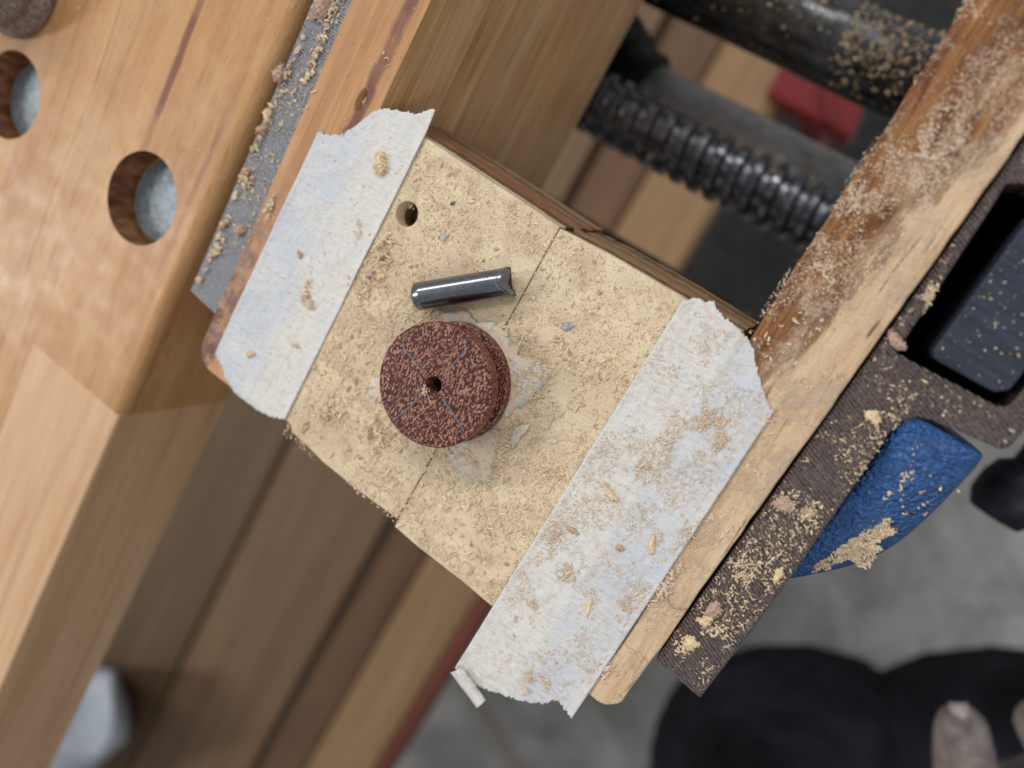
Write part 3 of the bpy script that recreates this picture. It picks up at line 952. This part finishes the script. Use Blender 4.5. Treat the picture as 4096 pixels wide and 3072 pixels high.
# ------------------------------------------------------------------ steel pin with a notched end
A = Vector((-55.9, -29.0, 2.5)); B = Vector((-42.9, -18.7, 2.5))
pin = thing('steel_pin', 'short polished steel pin with a ground notched end, lying above the spool', 'steel pin', ((A.x + B.x) / 2, (A.y + B.y) / 2, .15))
d = (B - A).normalized(); sd = Vector((-d.y, d.x, 0)); L = (B - A).length; R_ = 2.35
V, F = [], []
nseg, nr = 10, 56
prof = [(0, R_ - .5), (.08, R_ - .22), (.3, R_)] + [(L * i / nseg, R_) for i in range(1, nseg + 1)]
for s_, rr in prof:
    for i in range(nr):
        a = 2 * math.pi * i / nr
        q = s_
        if s_ > L - .01:         # saddle-shaped end: the sides stand proud of the middle
            q = L + .8 * (abs(math.cos(a)) ** 2 - .6) + (.3 if math.cos(a) < -.5 else 0)
        p = A + d * q + sd * rr * math.cos(a) + Vector((0, 0, rr * math.sin(a)))
        V.append(p)
n_ = len(prof)
for s_ in range(n_ - 1):
    for i in range(nr):
        j = (i + 1) % nr
        F.append((s_ * nr + i, (s_ + 1) * nr + i, (s_ + 1) * nr + j, s_ * nr + j))
F.append(tuple(range(nr)))
o = mesh('shaft', V, F, M['pin'], pin)
o.data.polygons.foreach_set('use_smooth', [len(p.vertices) == 4 for p in o.data.polygons])
# notched end face, with a burr rim
V, F = [], []
rings = 8
for q in range(rings + 1):
    f = q / rings
    for i in range(nr):
        a = 2 * math.pi * i / nr
        y_ = f * R_ * 1.03 * math.cos(a); z_ = f * R_ * 1.03 * math.sin(a)
        c_ = y_ / R_
        e = L + .8 * (c_ ** 2 - .6) + (.3 if c_ < -.5 else 0) - .5 * (1 - min(1, abs(c_) * 1.3))
        e += .05 * (fbm(y_ * 3, z_ * 3, 1) - .5)
        if q == rings:
            e -= .5
        V.append(A + d * (e + .06) + sd * y_ + Vector((0, 0, z_)))
for q in range(rings):
    for i in range(nr):
        j = (i + 1) % nr
        F.append((q * nr + i, q * nr + j, (q + 1) * nr + j, (q + 1) * nr + i))
mesh('notched_end', V, F, M['pin_end'], pin, smooth=True)

# ------------------------------------------------------------------ old turned piece at the picture's top left corner
KX, KY = -169.5, -21.3
kn = thing('turned_wood_piece', 'weathered grey-brown turned wooden piece with ring grooves, top left corner', 'turned wood', (KX, KY, 0))
KH = 15
V, F = lathe([(r_ * .877, z_) for r_, z_ in [(0, KH), (5.5, KH), (6.2, KH - .5), (6.8, KH - 1.6), (7.0, KH - 3), (8.2, KH - 3.6), (9.4, KH - 4.4), (9.6, KH - 5.2), (9.0, KH - 6), (9.0, KH - 6.8), (10.4, KH - 7.4), (11.2, KH - 8.2), (11.4, KH - 9.4), (10.6, KH - 10.6), (10.4, KH - 11.2), (11.6, KH - 12), (12.2, KH - 13), (12.2, .6), (11.8, .05), (0, .05)]], KX, KY, 72)
mesh('body', V, F, M['old_spool'], kn, smooth=True)

# ------------------------------------------------------------------ things under the bench and on the floor
red = thing('plastic_clip', 'dark red plastic piece under the vise, right of the shelf', 'plastic piece', (-75, 105, -430))
o = mesh('body', *prism([(-104, 97), (-47, 96), (-50, 115), (-104, 117)], -415, -382), M['red'], red); bevel(o, 1.5, 2)
o = mesh('rib', *prism([(-62, 96.5), (-58, 96.5), (-74, 116), (-78, 116)], -381.9, -372), M['red'], red); bevel(o, .8, 2)
mesh('post', *box(-84, -70, 100, 112, FLOOR, -415.1), M['red'], red)

o = mesh('floor_shade_sheet', *prism([(-420, -120), (-20, -120), (20, 900), (-420, 900)], FLOOR + .5, FLOOR + 9), M['mat'], None, (-190, 400, FLOOR), False, 'dark sheet standing in for shade on the floor, seen under the vise rods', 'mat')  # dark sheet added where the floor lies in shade under the vise
# grey cloth in the lower left, lying in soft folds on the shelf
V, F = [], []
cl = [(-270, -566), (-273, -550), (-285, -536), (-308, -520), (-340, -540), (-420, -640), (-420, -760), (-330, -690), (-287, -616)]
k_ = dens(cl, 6)
cx, cy = -345, -630
V.append((cx, cy, -322))
for q in range(1, 9):
    f = q / 8
    for (x, y) in k_:
        X, Y = cx + (x - cx) * f, cy + (y - cy) * f
        z = -322 - 14 * f ** 3 + 8 * math.sin(X * .09 + Y * .03) * (1 - .3 * f)
        if q == 8: X, Y, z = X * 1.16, Y * 1.16, -399
        V.append((X, Y, z))
kk = len(k_)
for i in range(kk):
    j = (i + 1) % kk
    F.append((0, 1 + i, 1 + j))
    for q in range(7):
        a = 1 + q * kk
        F.append((a + i, a + kk + i, a + kk + j, a + j))
o = mesh('grey_cloth', V, F, M['cloth'], None, (cx, cy, -400), True, 'light grey folded cloth below the bench edge, lower left', 'cloth')

# thin pale rod on the floor
cu = [(-215, -690), (-142, -718), (-85, -741), (-30, -763), (60, -800)]
V, F = [], []
for i, (x, y) in enumerate(cu):
    for q in range(10):
        a = 2 * math.pi * q / 10
        V.append((x + 5 * math.cos(a) * .36, y + 5 * math.cos(a) * .93, FLOOR + 5.2 + 5 * math.sin(a)))
for i in range(len(cu) - 1):
    for q in range(10):
        j = (q + 1) % 10
        F.append((i * 10 + q, i * 10 + j, (i + 1) * 10 + j, (i + 1) * 10 + q))
F += [tuple(range(9, -1, -1)), tuple(range(40, 50))]
mesh('floor_rod', V, F, M['cord'], None, (-80, -740, FLOOR), True, 'thin pale straight rod lying on the floor below the hanging tape', 'rod')

# ------------------------------------------------------------------ the person at the bench: dark trousers and a dusty hand
person = thing('person', 'person in dark trousers, pale dusty thumb and finger at the lower right corner', 'person', (380, -430, FLOOR))
def skin(name, nodes, edges, mat, parent, root=0, sub=2):
    """nodes: (x, y, z, radius) mm"""
    b = parent.matrix_basis.translation
    me = bpy.data.meshes.new(name)
    me.from_pydata([(x / 1000 - b.x, y / 1000 - b.y, z / 1000 + TOP - b.z) for x, y, z, r in nodes], edges, [])
    o = bpy.data.objects.new(name, me)
    C.objects.link(o)
    o.parent = parent
    sm = o.modifiers.new('skin', 'SKIN')
    sm.use_smooth_shade = True
    for i, (x, y, z, r) in enumerate(nodes):
        v = me.skin_vertices[0].data[i]
        v.radius = (r / 1000, r / 1000)
        v.use_root = (i == root)
    s = o.modifiers.new('sub', 'SUBSURF'); s.levels = sub; s.render_levels = sub
    bpy.context.view_layer.update()
    dg = bpy.context.evaluated_depsgraph_get()
    new = bpy.data.meshes.new_from_object(o.evaluated_get(dg))
    o.modifiers.clear()
    new.materials.clear(); new.materials.append(mat)
    new.polygons.foreach_set('use_smooth', [True] * len(new.polygons))
    o.data = new
    return o
# seated: hips, thighs reaching forward, knees, feet tucked back
skin('trousers', [(420, -500, -330, 130), (300, -450, -370, 118), (195, -320, -395, 112), (112, -222, -405, 100), (225, -370, -600, 66), (310, -470, -800, 58),
                  (480, -350, -370, 118), (315, -250, -395, 120), (200, -163, -405, 118), (345, -275, -600, 66), (450, -370, -800, 58)],
     [(0, 1), (1, 2), (2, 3), (3, 4), (4, 5), (0, 6), (6, 7), (7, 8), (8, 9), (9, 10)], M['jeans'], person)
skin('shoe', [(325, -485, -858, 46), (295, -430, -862, 44), (270, -385, -868, 36)], [(0, 1), (1, 2)], M['handle'], person)
skin('shoe', [(465, -380, -858, 46), (430, -330, -862, 44), (400, -290, -868, 36)], [(0, 1), (1, 2)], M['handle'], person)
skin('sleeve', [(176, -158, -126, 33), (250, -270, -40, 46), (340, -400, 180, 60)], [(0, 1), (1, 2)], M['jeans'], person)
# hand, thumb towards the bench; five digits, knuckles and nails
hand = skin('hand', [(136, -104, -128, 24), (126, -92, -126, 26), (118, -80, -124, 22),       # 0 wrist, 1 palm, 2 knuckle row
                     (112, -103, -121, 12), (101.5, -91, -119, 8.8), (92.5, -79.5, -119, 8.3), (85.5, -70.5, -121, 6.0),   # thumb 3-6
                     (118, -72, -119, 9), (109, -64.5, -114, 8.2), (103.5, -62.0, -120, 7.6), (102.5, -62.5, -127, 6.6),         # index, bent 7-10
                     (126, -64, -120, 10), (116, -52, -114, 9.2), (108, -46, -119, 8.8), (106, -46, -127, 7.8),                # middle 11-14
                     (134, -60, -122, 9.4), (128, -47, -117, 8.8), (121, -40, -121, 8.2), (119, -40, -128, 7.2),               # ring 15-18
                     (141, -60, -125, 8.2), (139, -47, -121, 7.4), (134, -40, -124, 7.0), (132, -39.5, -130, 6.2),             # little 19-22
                     (170, -150, -130, 24), (200, -195, -100, 26)],
            [(0, 1), (1, 2), (1, 3), (3, 4), (4, 5), (5, 6), (2, 7), (7, 8), (8, 9), (9, 10), (2, 11), (11, 12), (12, 13), (13, 14), (2, 15), (15, 16), (16, 17), (17, 18), (2, 19), (19, 20), (20, 21), (21, 22), (0, 23), (23, 24)], M['skin'], person, 1)
V, F = [], []
nd = Vector((-.66, .75, 0)); ns = Vector((.75, .66, 0))
for i in range(7):
    for q in range(7):
        u, v = i / 6 - .5, q / 6 - .5
        rr_ = max(abs(2 * u), abs(2 * v)) / max(1e-6, math.hypot(2 * u, 2 * v)) if (u or v) else 1
        rr_ = .35 + .65 * rr_
        p = Vector((86.9, -72.4, -115.75)) + nd * (u * 6.4 * rr_) + ns * (v * 5.4 * rr_)
        p.z += -2.0 * (2 * v) ** 2 - 3.2 * u - 1.0 * (2 * u) ** 2 * .5
        V.append(p)
for i in range(6):
    for q in range(6):
        a = i * 7 + q
        F.append((a, a + 1, a + 8, a + 7))
nl = mesh('thumb_nail', V, F, M['nail'], hand, smooth=True, holder=person)
s = nl.modifiers.new('t', 'SOLIDIFY'); s.thickness = .0004

# ------------------------------------------------------------------ sawdust
def crumb_mesh(name, label, pts, mat, base, big=None):
    """pts: arrays x, y, z, size, kind(0 crumb, 1 curl)"""
    V, F = [], []
    oct_v = np.array([(1, 0, 0), (-1, 0, 0), (0, 1, 0), (0, -1, 0), (0, 0, 1), (0, 0, -1)], float)
    oct_f = [(0, 2, 4), (2, 1, 4), (1, 3, 4), (3, 0, 4), (2, 0, 5), (1, 2, 5), (3, 1, 5), (0, 3, 5)]
    for (x, y, z, s, kd) in pts:
        a = rng.random() * 6.283
        ca, sa = math.cos(a), math.sin(a)
        b = len(V)
        if kd == 0:
            q = oct_v * rng.uniform(.55, 1.25, (6, 1)) * np.array([s * rng.uniform(.7, 1.5), s * rng.uniform(.5, 1.0), s * rng.uniform(.35, .7)])
            q[:, 2] += s * .25
            F += [(i + b, j + b, k + b) for i, j, k in oct_f]
        else:
            L_ = s * rng.uniform(1.6, 3.2); w = s * rng.uniform(.22, .42); c = rng.normal(0, .45); up_ = rng.uniform(0, .8) * s
            q = []
            for i in range(4):
                t = i / 3 - .5
                px, py = L_ * t, c * L_ * (t * t - .1)
                pz = s * .2 + up_ * (i / 3) ** 2
                q += [(px, py - w, pz), (px, py + w, pz + w * .8), (px, py, pz - w * .5)]
            q = np.array(q)
            for i in range(3):
                for e in range(3):
                    e2 = (e + 1) % 3
                    F.append((b + i * 3 + e, b + i * 3 + e2, b + i * 3 + 3 + e2, b + i * 3 + 3 + e))
            F += [(b, b + 2, b + 1), (b + 9, b + 10, b + 11)]
        xr_ = q[:, 0] * ca - q[:, 1] * sa + x
        yr_ = q[:, 0] * sa + q[:, 1] * ca + y
        V += np.stack([xr_, yr_, q[:, 2] + z], 1).tolist()
    return mesh(name, V, F, mat, None, base, False, label, 'sawdust', None, 'stuff')

def scatter(n, x0, x1, y0, y1, zf, size, thr, scale, curl=.35, off=0, inside=None, sexp=1.0):
    out = []
    tries = 0
    while len(out) < n and tries < 40:
        tries += 1
        X = rng.uniform(x0, x1, 3 * n); Y = rng.uniform(y0, y1, 3 * n)
        D = fbm(X + off, Y + off, scale)
        keep = D + rng.normal(0, .05, len(D)) > thr
        for x, y in zip(X[keep], Y[keep]):
            if inside and not inside(x, y):
                continue
            s = size[0] + (size[1] - size[0]) * rng.random() ** 2.2
            out.append((x, y, zf(x, y), s, 1 if rng.random() < curl else 0))
            if len(out) >= n:
                break
    return out
def clump(n, cx, cy, rx, ry, rot, zf, size, curl=.4):
    out = []
    for _ in range(n):
        r = math.sqrt(rng.random()) ; a = rng.random() * 6.283
        r *= .62 + .3 * math.sin(2 * a + cx) + .28 * math.sin(3 * a + cy * 1.7) + .2 * math.sin(7 * a + cx * 3) + .25 * rng.random()
        r = abs(r)
        u, v = r * math.cos(a) * rx, r * math.sin(a) * ry
        x = cx + u * math.cos(rot) - v * math.sin(rot); y = cy + u * math.sin(rot) + v * math.cos(rot)
        s = size[0] + (size[1] - size[0]) * rng.random() ** 2
        out.append((x, y, zf(x, y) + max(0, 1 - r) * size[1] * 1.0 * rng.random(), s, 1 if rng.random() < curl else 0))
    return out
def not_spool(x, y):
    return (x - SX) ** 2 + (y - SY) ** 2 > 104 and not (abs((x + 65.9)) ** 2 + (y + 18.7) ** 2 < 5.5) 
on_board = lambda x, y: not_spool(x, y) and y > -66.5 and y < -7.6
zb = lambda x, y: 0.0
zt = lambda x, y: .27
pts = scatter(9000, -69, -18.6, -66, -8, zb, (.06, .22), .53, .08, .45, 0, on_board)
pts += scatter(2600, -69, -18.6, -66, -8, zb, (.12, .32), .47, .25, .25, 44, on_board)
pts += scatter(420, -69, -18.6, -66, -8, zb, (.22, .62), .5, .16, .15, 81, on_board) + scatter(160, -69, -44, -64, -44, zb, (.22, .7), .45, .2, .15, 85, on_board)
pts += scatter(1500, -69, -41, -66, -28, zb, (.10, .42), .5, .2, .35, 30, on_board)
pts += scatter(2600, -41, -18.6, -66, -22, zb, (.10, .40), .46, .16, .5, 60, on_board)
pts += clump(160, -66.5, -27, 3.0, 5.5, .1, zb, (.15, .55))
pts += clump(140, -62.5, -56.5, 5, 3, .3, zb, (.15, .55))
pts += clump(110, -51, -54, 5, 3, .1, zb, (.15, .6))
pts += [(x, y, .35, q, kd) for x, y, z, q, kd in scatter(1100, -41, -29, -50, -26, zb, (.06, .3), .42, .3, .4, 12, on_board)]
pts += clump(40, -65.6, -18.9, 1.6, 1.6, 0, lambda x, y: -5.6, (.2, .5), .4) + clump(14, -66.6, -17.4, .8, .6, 0, lambda x, y: -1.6, (.15, .4), .3)
pts += clump(50, SX - .8, SY - 1.6, 1.3, .9, -.5, lambda x, y: 8.3, (.10, .28))
for yy in np.arange(-66, -8, .25):      # dust caught in the seam
    if rng.random() < .16:
        pts.append((-40.9 + rng.normal(0, .12), yy, -.15, rng.uniform(.1, .28), 0))
crumb_mesh('board_sawdust', 'fine pale sawdust and curls spread over the boards around the spool', pts, M['dust'], (-44, -36, 0))
pts = scatter(420, -88.5, -69.5, -63.5, -9, zt, (.05, .24), .36, .2, .2, 11)
pts += clump(70, -67.5, -33.5, 2.6, 3.2, .2, zt, (.15, .5)) + clump(60, -76.3, -41.2, 2.6, 1.4, -.8, zt, (.15, .6)) + clump(26, -77.4, -38.8, .9, 1.6, 0, zt, (.15, .5)) + clump(24, -74, -50, 1.2, .8, 0, zt, (.12, .35)) + clump(30, -72.5, -26, 1.2, 2.4, 0, zt, (.12, .4))
crumb_mesh('left_tape_sawdust', 'sparse brown crumbs of sawdust on the left masking tape', pts, M['dust_pink'], (-79, -36, 0))
in_rt = lambda x, y: y < lerp_pts(RT, x) - .5 and y > -66 or (y > -79 and x > -16 and x < -3 and y < -66)
pts = scatter(6500, -18.2, 1.2, -66, -8, zt, (.05, .20), .53, .17, .45, 23, in_rt)
pts += scatter(160, -16, 1.2, -73, -62, zt, (.10, .35), .5, .2, .4, 7)
for a in ((300, -6.0, -20.5, 3.6, 2.2, .5), (160, -9.0, -26.5, 1.9, 5.5, .1), (140, -3.0, -22, 1.6, 2.0, 0), (130, -11.1, -54, 1.7, 2.6, .2), (90, -9.8, -32, 2.2, 3.5, 0), (60, -7.0, -73.1, .9, 1.0, 0), (60, -4.6, -71.6, .9, .9, 0), (28, -6.4, -75.1, .6, .5, 0), (110, -.5, -52, 2.2, 4.0, .2), (80, .6, -37, 1.2, 4, 0), (120, -16, -50, 2.0, 3.5, 0), (60, -13, -62, 1.6, 1.0, -.6)):
    pts += clump(int(a[0] * 2), a[1], a[2], a[3], a[4], a[5], zt, (.06, .26), .5)
crumb_mesh('right_tape_sawdust', 'patches of brownish sawdust on the right masking tape', pts, M['dust_pink'], (-9, -42, 0))
in_fl = lambda x, y: not (x < 1.6 and -74 < y < -14 - .0) and (y > -67.5) and not (x < 1 and y < lerp_pts(RT, min(x, 1)) + .3 and y > -70)
pts = scatter(9000, -8.2, 6.4, -4, 60, zb, (.04, .17), .48, .13, .55, 41)
pts += scatter(500, -8, 6.4, -66, 0, zb, (.10, .34), .5, .15, .5, 14, in_fl)
pts += clump(2600, -1.0, 24, 5.5, 8, .2, zb, (.05, .2), .6) + clump(600, -5.6, 15.5, 2.2, 3, 0, zb, (.05, .2), .6) + clump(160, 2.4, -46, 1.2, 8, .02, zb, (.12, .5), .5) + clump(80, .8, -15.5, 1.2, 2.2, 0, zb, (.1, .4)) + clump(80, -4, 6, 1.8, 1.5, 0, zb, (.1, .36), .6) + clump(90, 2.2, -63, 1.6, 2.2, 0, zb, (.1, .4), .5)
crumb_mesh('front_liner_sawdust', 'whitish dust and fine curls on the front wooden jaw', pts, M['dust_pink'], (0, 0, 0))
zm = lambda x, y: -1.15
slot_ok = lambda x, y: not (8.4 < x < 25.5 and .4 < y < 27.2) and not (x > 14.6 and y < -4.6 and x < 15 and False) and (x < 15.4 or y > -3.4)
pts = scatter(2600, 7.6, 15.6, -57, 60, zm, (.06, .28), .50, .16, .6, 51, slot_ok)
pts += scatter(380, 15, 27, -3.2, 40, zm, (.09, .26), .46, .2, .4, 52, slot_ok)
for a in ((170, 10.5, -37.5, 2.6, 3.5, .1), (90, 9.3, -52.5, 1.8, 2.6, 0), (80, 12.8, -24, 1.4, 2.2, 0), (70, 12.2, -47, 2.2, 1.6, 0), (70, 9.0, 9.5, .8, 2.5, 0)):
    pts += clump(a[0] * 2, a[1], a[2], a[3], a[4], a[5], zm, (.06, .30), .5)
for _ in range(90):
    pts.append((rng.uniform(13.8, 23), rng.uniform(3, 24), -.15, rng.uniform(.08, .22), 0))
crumb_mesh('front_jaw_sawdust', 'yellowish curls of sawdust on the milled front jaw and dog', pts, M['dust'], (12, -20, 0))
zl = lambda x, y: -.95
pts = scatter(650, -101.2, -93.8, -53, 30, zl, (.12, .42), .5, .2, .2, 71)
for cy_ in np.arange(-52, 28, 1.15):      # crumbs caught along the bench edge
    for _ in range(rng.integers(0, 4)):
        pts.append((-100.9 + abs(rng.normal(0, 1.0)), cy_ + rng.normal(0, .7), -.95 + rng.random() * .3, .15 + .9 * rng.random() ** 2, 0))
for a in ((70, -99.6, -44, 1.4, 3.0, 0), (60, -99.3, -30, 1.2, 2.2, 0), (120, -96.2, -3.5, 1.4, 6, 0), (80, -96.5, 4.5, 2.4, 4, 0)):
    pts += clump(a[0], a[1], a[2], a[3], a[4], a[5], zl, (.15, .6), .2)
pts += scatter(110, -93, -80, -62, 30, zb, (.12, .4), .45, .2, .2, 77, lambda x, y: x < -90 or y > -4)
pts += clump(90, -83.5, -6.4, 1.0, 2.3, 0, lambda x, y: -1.5, (.2, .5), .1)
pts += clump(40, -91.6, -31, .8, 2.6, 0, zb, (.2, .6), .1)
crumb_mesh('rear_jaw_sawdust', 'pale crumbs lying on the grey rear jaw along the bench edge', pts, M['dust'], (-97, -20, 0))
pts = scatter(240, -190, -104, -70, 10, zb, (.10, .28), .45, .15, .2, 90, lambda x, y: (x + 120.2) ** 2 + (y + 44.3) ** 2 > 110 and (x + 163.4) ** 2 + (y + 42.6) ** 2 > 110)
crumb_mesh('bench_sawdust', 'a few pale specks of sawdust on the bench top', pts, M['dust'], (-140, -40, 0))
# on the rods and the screw
pts = []
def on_rod(n, cy_, r_, x0, x1, spread, size, bias=0):
    for _ in range(n):
        x = x0 + (x1 - x0) * rng.random() ** (1 - bias)
        dy = rng.normal(0, spread)
        dy = max(-r_ * .92, min(r_ * .92, dy))
        z = -100 + math.sqrt(r_ * r_ - dy * dy)
        pts.append((x, cy_ + dy, z, size[0] + (size[1] - size[0]) * rng.random() ** 2, 1 if rng.random() < .3 else 0))
on_rod(120, 59.5, 10.4, -85, -9, 6, (.2, .8))
on_rod(420, 59.5, 10.4, -34, -9, 6, (.2, .8))
on_rod(45, 20.6, 8.6, -80, -9, 5, (.25, .9))
on_rod(260, -18.2, 10.4, -80, -9, 7, (.2, .7))
crumb_mesh('rod_sawdust', 'scattered shavings on the greased rods and the screw', pts, M['dust'], (-45, 20, -100))
# pile on the blue shoulder
zsh = lambda x, y: float(np.interp(y, [-37.5, -30, -20, -8], [-10, -7.6, -5.2, -2.4])) - max(0, x - 20) * .25
pts = clump(2600, 21.8, -25.2, 2.8, 5.4, -.55, zsh, (.07, .34), .35) + clump(420, 19.0, -31.0, 1.7, 3.0, -.5, zsh, (.07, .3), .3) + clump(150, 20.5, -14, 5, 8, 0, zsh, (.08, .4), .4)
crumb_mesh('casting_sawdust', 'heap of tan sawdust on the blue casting', pts, M['dust'], (21, -22, -5))

# ------------------------------------------------------------------ larger chips, each a thing
def chip(label, x, y, z, rx, ry, rz, rot, mat, seed, curl=0):
    """a crumbly piece: a lumpy core overgrown with many small splinters and grains, one mesh"""
    r = np.random.default_rng(seed)
    bm = bmesh.new()
    bmesh.ops.create_icosphere(bm, subdivisions=2, radius=1)
    ph = r.random(9) * 6
    V = []
    for v in bm.verts:
        p = v.co
        th = math.atan2(p.y, p.x)
        k = .86 + r.normal(0, .07) + .16 * math.sin(2 * th + ph[5]) + .15 * math.sin(3 * th + ph[6]) + .1 * math.sin(5 * th + ph[7])
        V.append([p.x * rx * k, p.y * ry * k, max(p.z * rz * k, -.3 * rz) + curl * (p.x * rx) ** 2 / max(rx, .1)])
    F = [tuple(v.index for v in f.verts) for f in bm.faces]
    bm.free()
    core = [list(v) for v in V]
    small = min(rx, ry)
    if rz > .25:
        for _ in range(int(26 + 46 * rx * ry)):
            c = core[r.integers(len(core))]
            b = len(V)
            a = r.random() * 6.283
            L_, w = small * r.uniform(.14, .42), small * r.uniform(.07, .15)
            dx, dy = math.cos(a), math.sin(a)
            for (u, v_, h) in ((-L_, -w, 0), (L_, -w * .6, 0), (L_, w * .6, .1 * L_), (-L_, w, .05 * L_), (0, 0, w * 1.3), (0, 0, -w)):
                V.append([c[0] * .97 + u * dx - v_ * dy, c[1] * .97 + u * dy + v_ * dx, c[2] + h + r.normal(0, .04)])
            F += [(b, b + 1, b + 4), (b + 1, b + 2, b + 4), (b + 2, b + 3, b + 4), (b + 3, b, b + 4), (b + 1, b, b + 5), (b + 2, b + 1, b + 5), (b + 3, b + 2, b + 5), (b, b + 3, b + 5)]
    ca, sa = math.cos(rot), math.sin(rot)
    W = [(x + q[0] * ca - q[1] * sa, y + q[0] * sa + q[1] * ca, z + q[2] + .3 * rz) for q in V]
    mesh('wood_chip', W, F, M[mat], None, (x, y, z), False, label, 'wood chip', 'larger wood chips and flakes')
chip('largest tan oval shaving on the upper left tape', -74.3, -13.8, .2, 1.9, 1.25, .8, -.9, 'chip_pale', 1, .1)
chip('pale shaving beside crumbs halfway down the left tape', -75.4, -41.9, .2, 1.2, .6, .45, -.6, 'chip_pale', 2)
chip('lone pale crumb low on the left tape', -82.2, -56.7, .2, 1.0, .65, .5, .8, 'chip_pale', 3)
chip('small square brown chip on the left tape', -81.4, -35.2, .2, .75, .5, .35, -.4, 'chip_brown', 4)
chip('pinkish lump at the edge of the left tape, left of the pin', -66.6, -31.0, .0, 1.3, .7, .5, .4, 'chip_pink', 5)
chip('pale lump beside the pinkish one, left of the pin', -64.9, -30.2, .0, .9, .7, .5, 1.4, 'chip_pale', 6)
chip('bluish grey flake on the right board, right of the pin', -31.8, -20.1, .0, 1.3, .65, .3, .2, 'chip_grey', 7)
chip('pale grey flake above the pin on the left board', -57.4, -18.6, .0, .8, .5, .25, 1.3, 'chip_grey', 8)
chip('tiny dark purple flake right of the drilled hole', -59.1, -13.2, .0, .6, .35, .25, .6, 'chip_dark', 9)
chip('smooth pinkish pebble-like chip on the bench edge', -101.6, -9.7, -.6, 1.0, 2.0, 1.0, .25, 'chip_pink', 10)
chip('round tan crumb on the grey rear jaw beside the tape', -96.3, -38.2, -.9, 1.1, .9, .7, 0, 'chip_brown', 11)
chip('tan crumb standing against the bench edge', -100.2, -28.6, -.9, .7, 1.4, .7, -.2, 'chip_brown', 12)
chip('long pale shaving on the grey rear jaw at the top edge', -98.9, 3.6, -.9, 1.6, 2.4, 1.0, -.1, 'chip_pink', 13)
chip('pale crumb on the bench edge below the pebble-like chip', -100.8, -17.2, -.9, 1.0, 1.1, .8, 0, 'chip_pale', 14)
chip('tan crumb on the rear jaw below the pebble-like chip', -100.6, -20.0, -.9, 1.1, .9, .8, .5, 'chip_brown', 15)
chip('rolled tan shaving high on the right tape', -12.2, -38.5, .2, 1.7, .6, .55, -.35, 'chip_pale', 16, .1)
chip('short crosswise curl below the rolled shaving on the right tape', -14.0, -47.2, .2, 1.0, .5, .4, .2, 'chip_brown', 17)
chip('oblong tan shaving on the right tape beside the jaw', -2.7, -41.4, .2, .6, 1.6, .45, .35, 'chip_pale', 18)
chip('thin triangular flake low on the right tape', -5.4, -56.4, .2, .55, 1.5, .2, .3, 'chip_pale', 19)
chip('round brown crumb on the right tape left of the oblong shaving', -6.5, -44.9, .2, .7, .6, .4, 0, 'chip_brown', 20)
chip('pinkish lump lowest but one on the milled front jaw', 10.0, -44.6, -1.15, 1.1, 1.4, .6, .3, 'chip_pink', 21)
chip('round tan lump on the milled front jaw', 10.0, -46.9, -1.15, 1.2, .9, .7, .5, 'chip_pale', 22)
chip('orange tan lump near the end of the front jaw', 10.2, -51.2, -1.15, 1.4, 1.0, .8, .4, 'chip_pale', 23)
chip('flat pink flake on the milled jaw beside the wooden jaw', 9.4, -25.2, -1.15, 1.4, 1.1, .35, .8, 'chip_pink', 24)
chip('pinkish pebble-like chip at the corner of the black slot', 8.9, 2.2, -1.15, 1.5, .85, .7, -.4, 'chip_pink', 25)
chip('ring shaped tan shaving near the blue casting', 12.2, -8.0, -1.15, 1.2, .9, .4, .2, 'chip_pale', 26, .15)
chip('pale flake on the edge of the milled jaw above the blue casting', 14.4, -34.4, -1.15, .7, 1.2, .4, .2, 'chip_pale', 27)
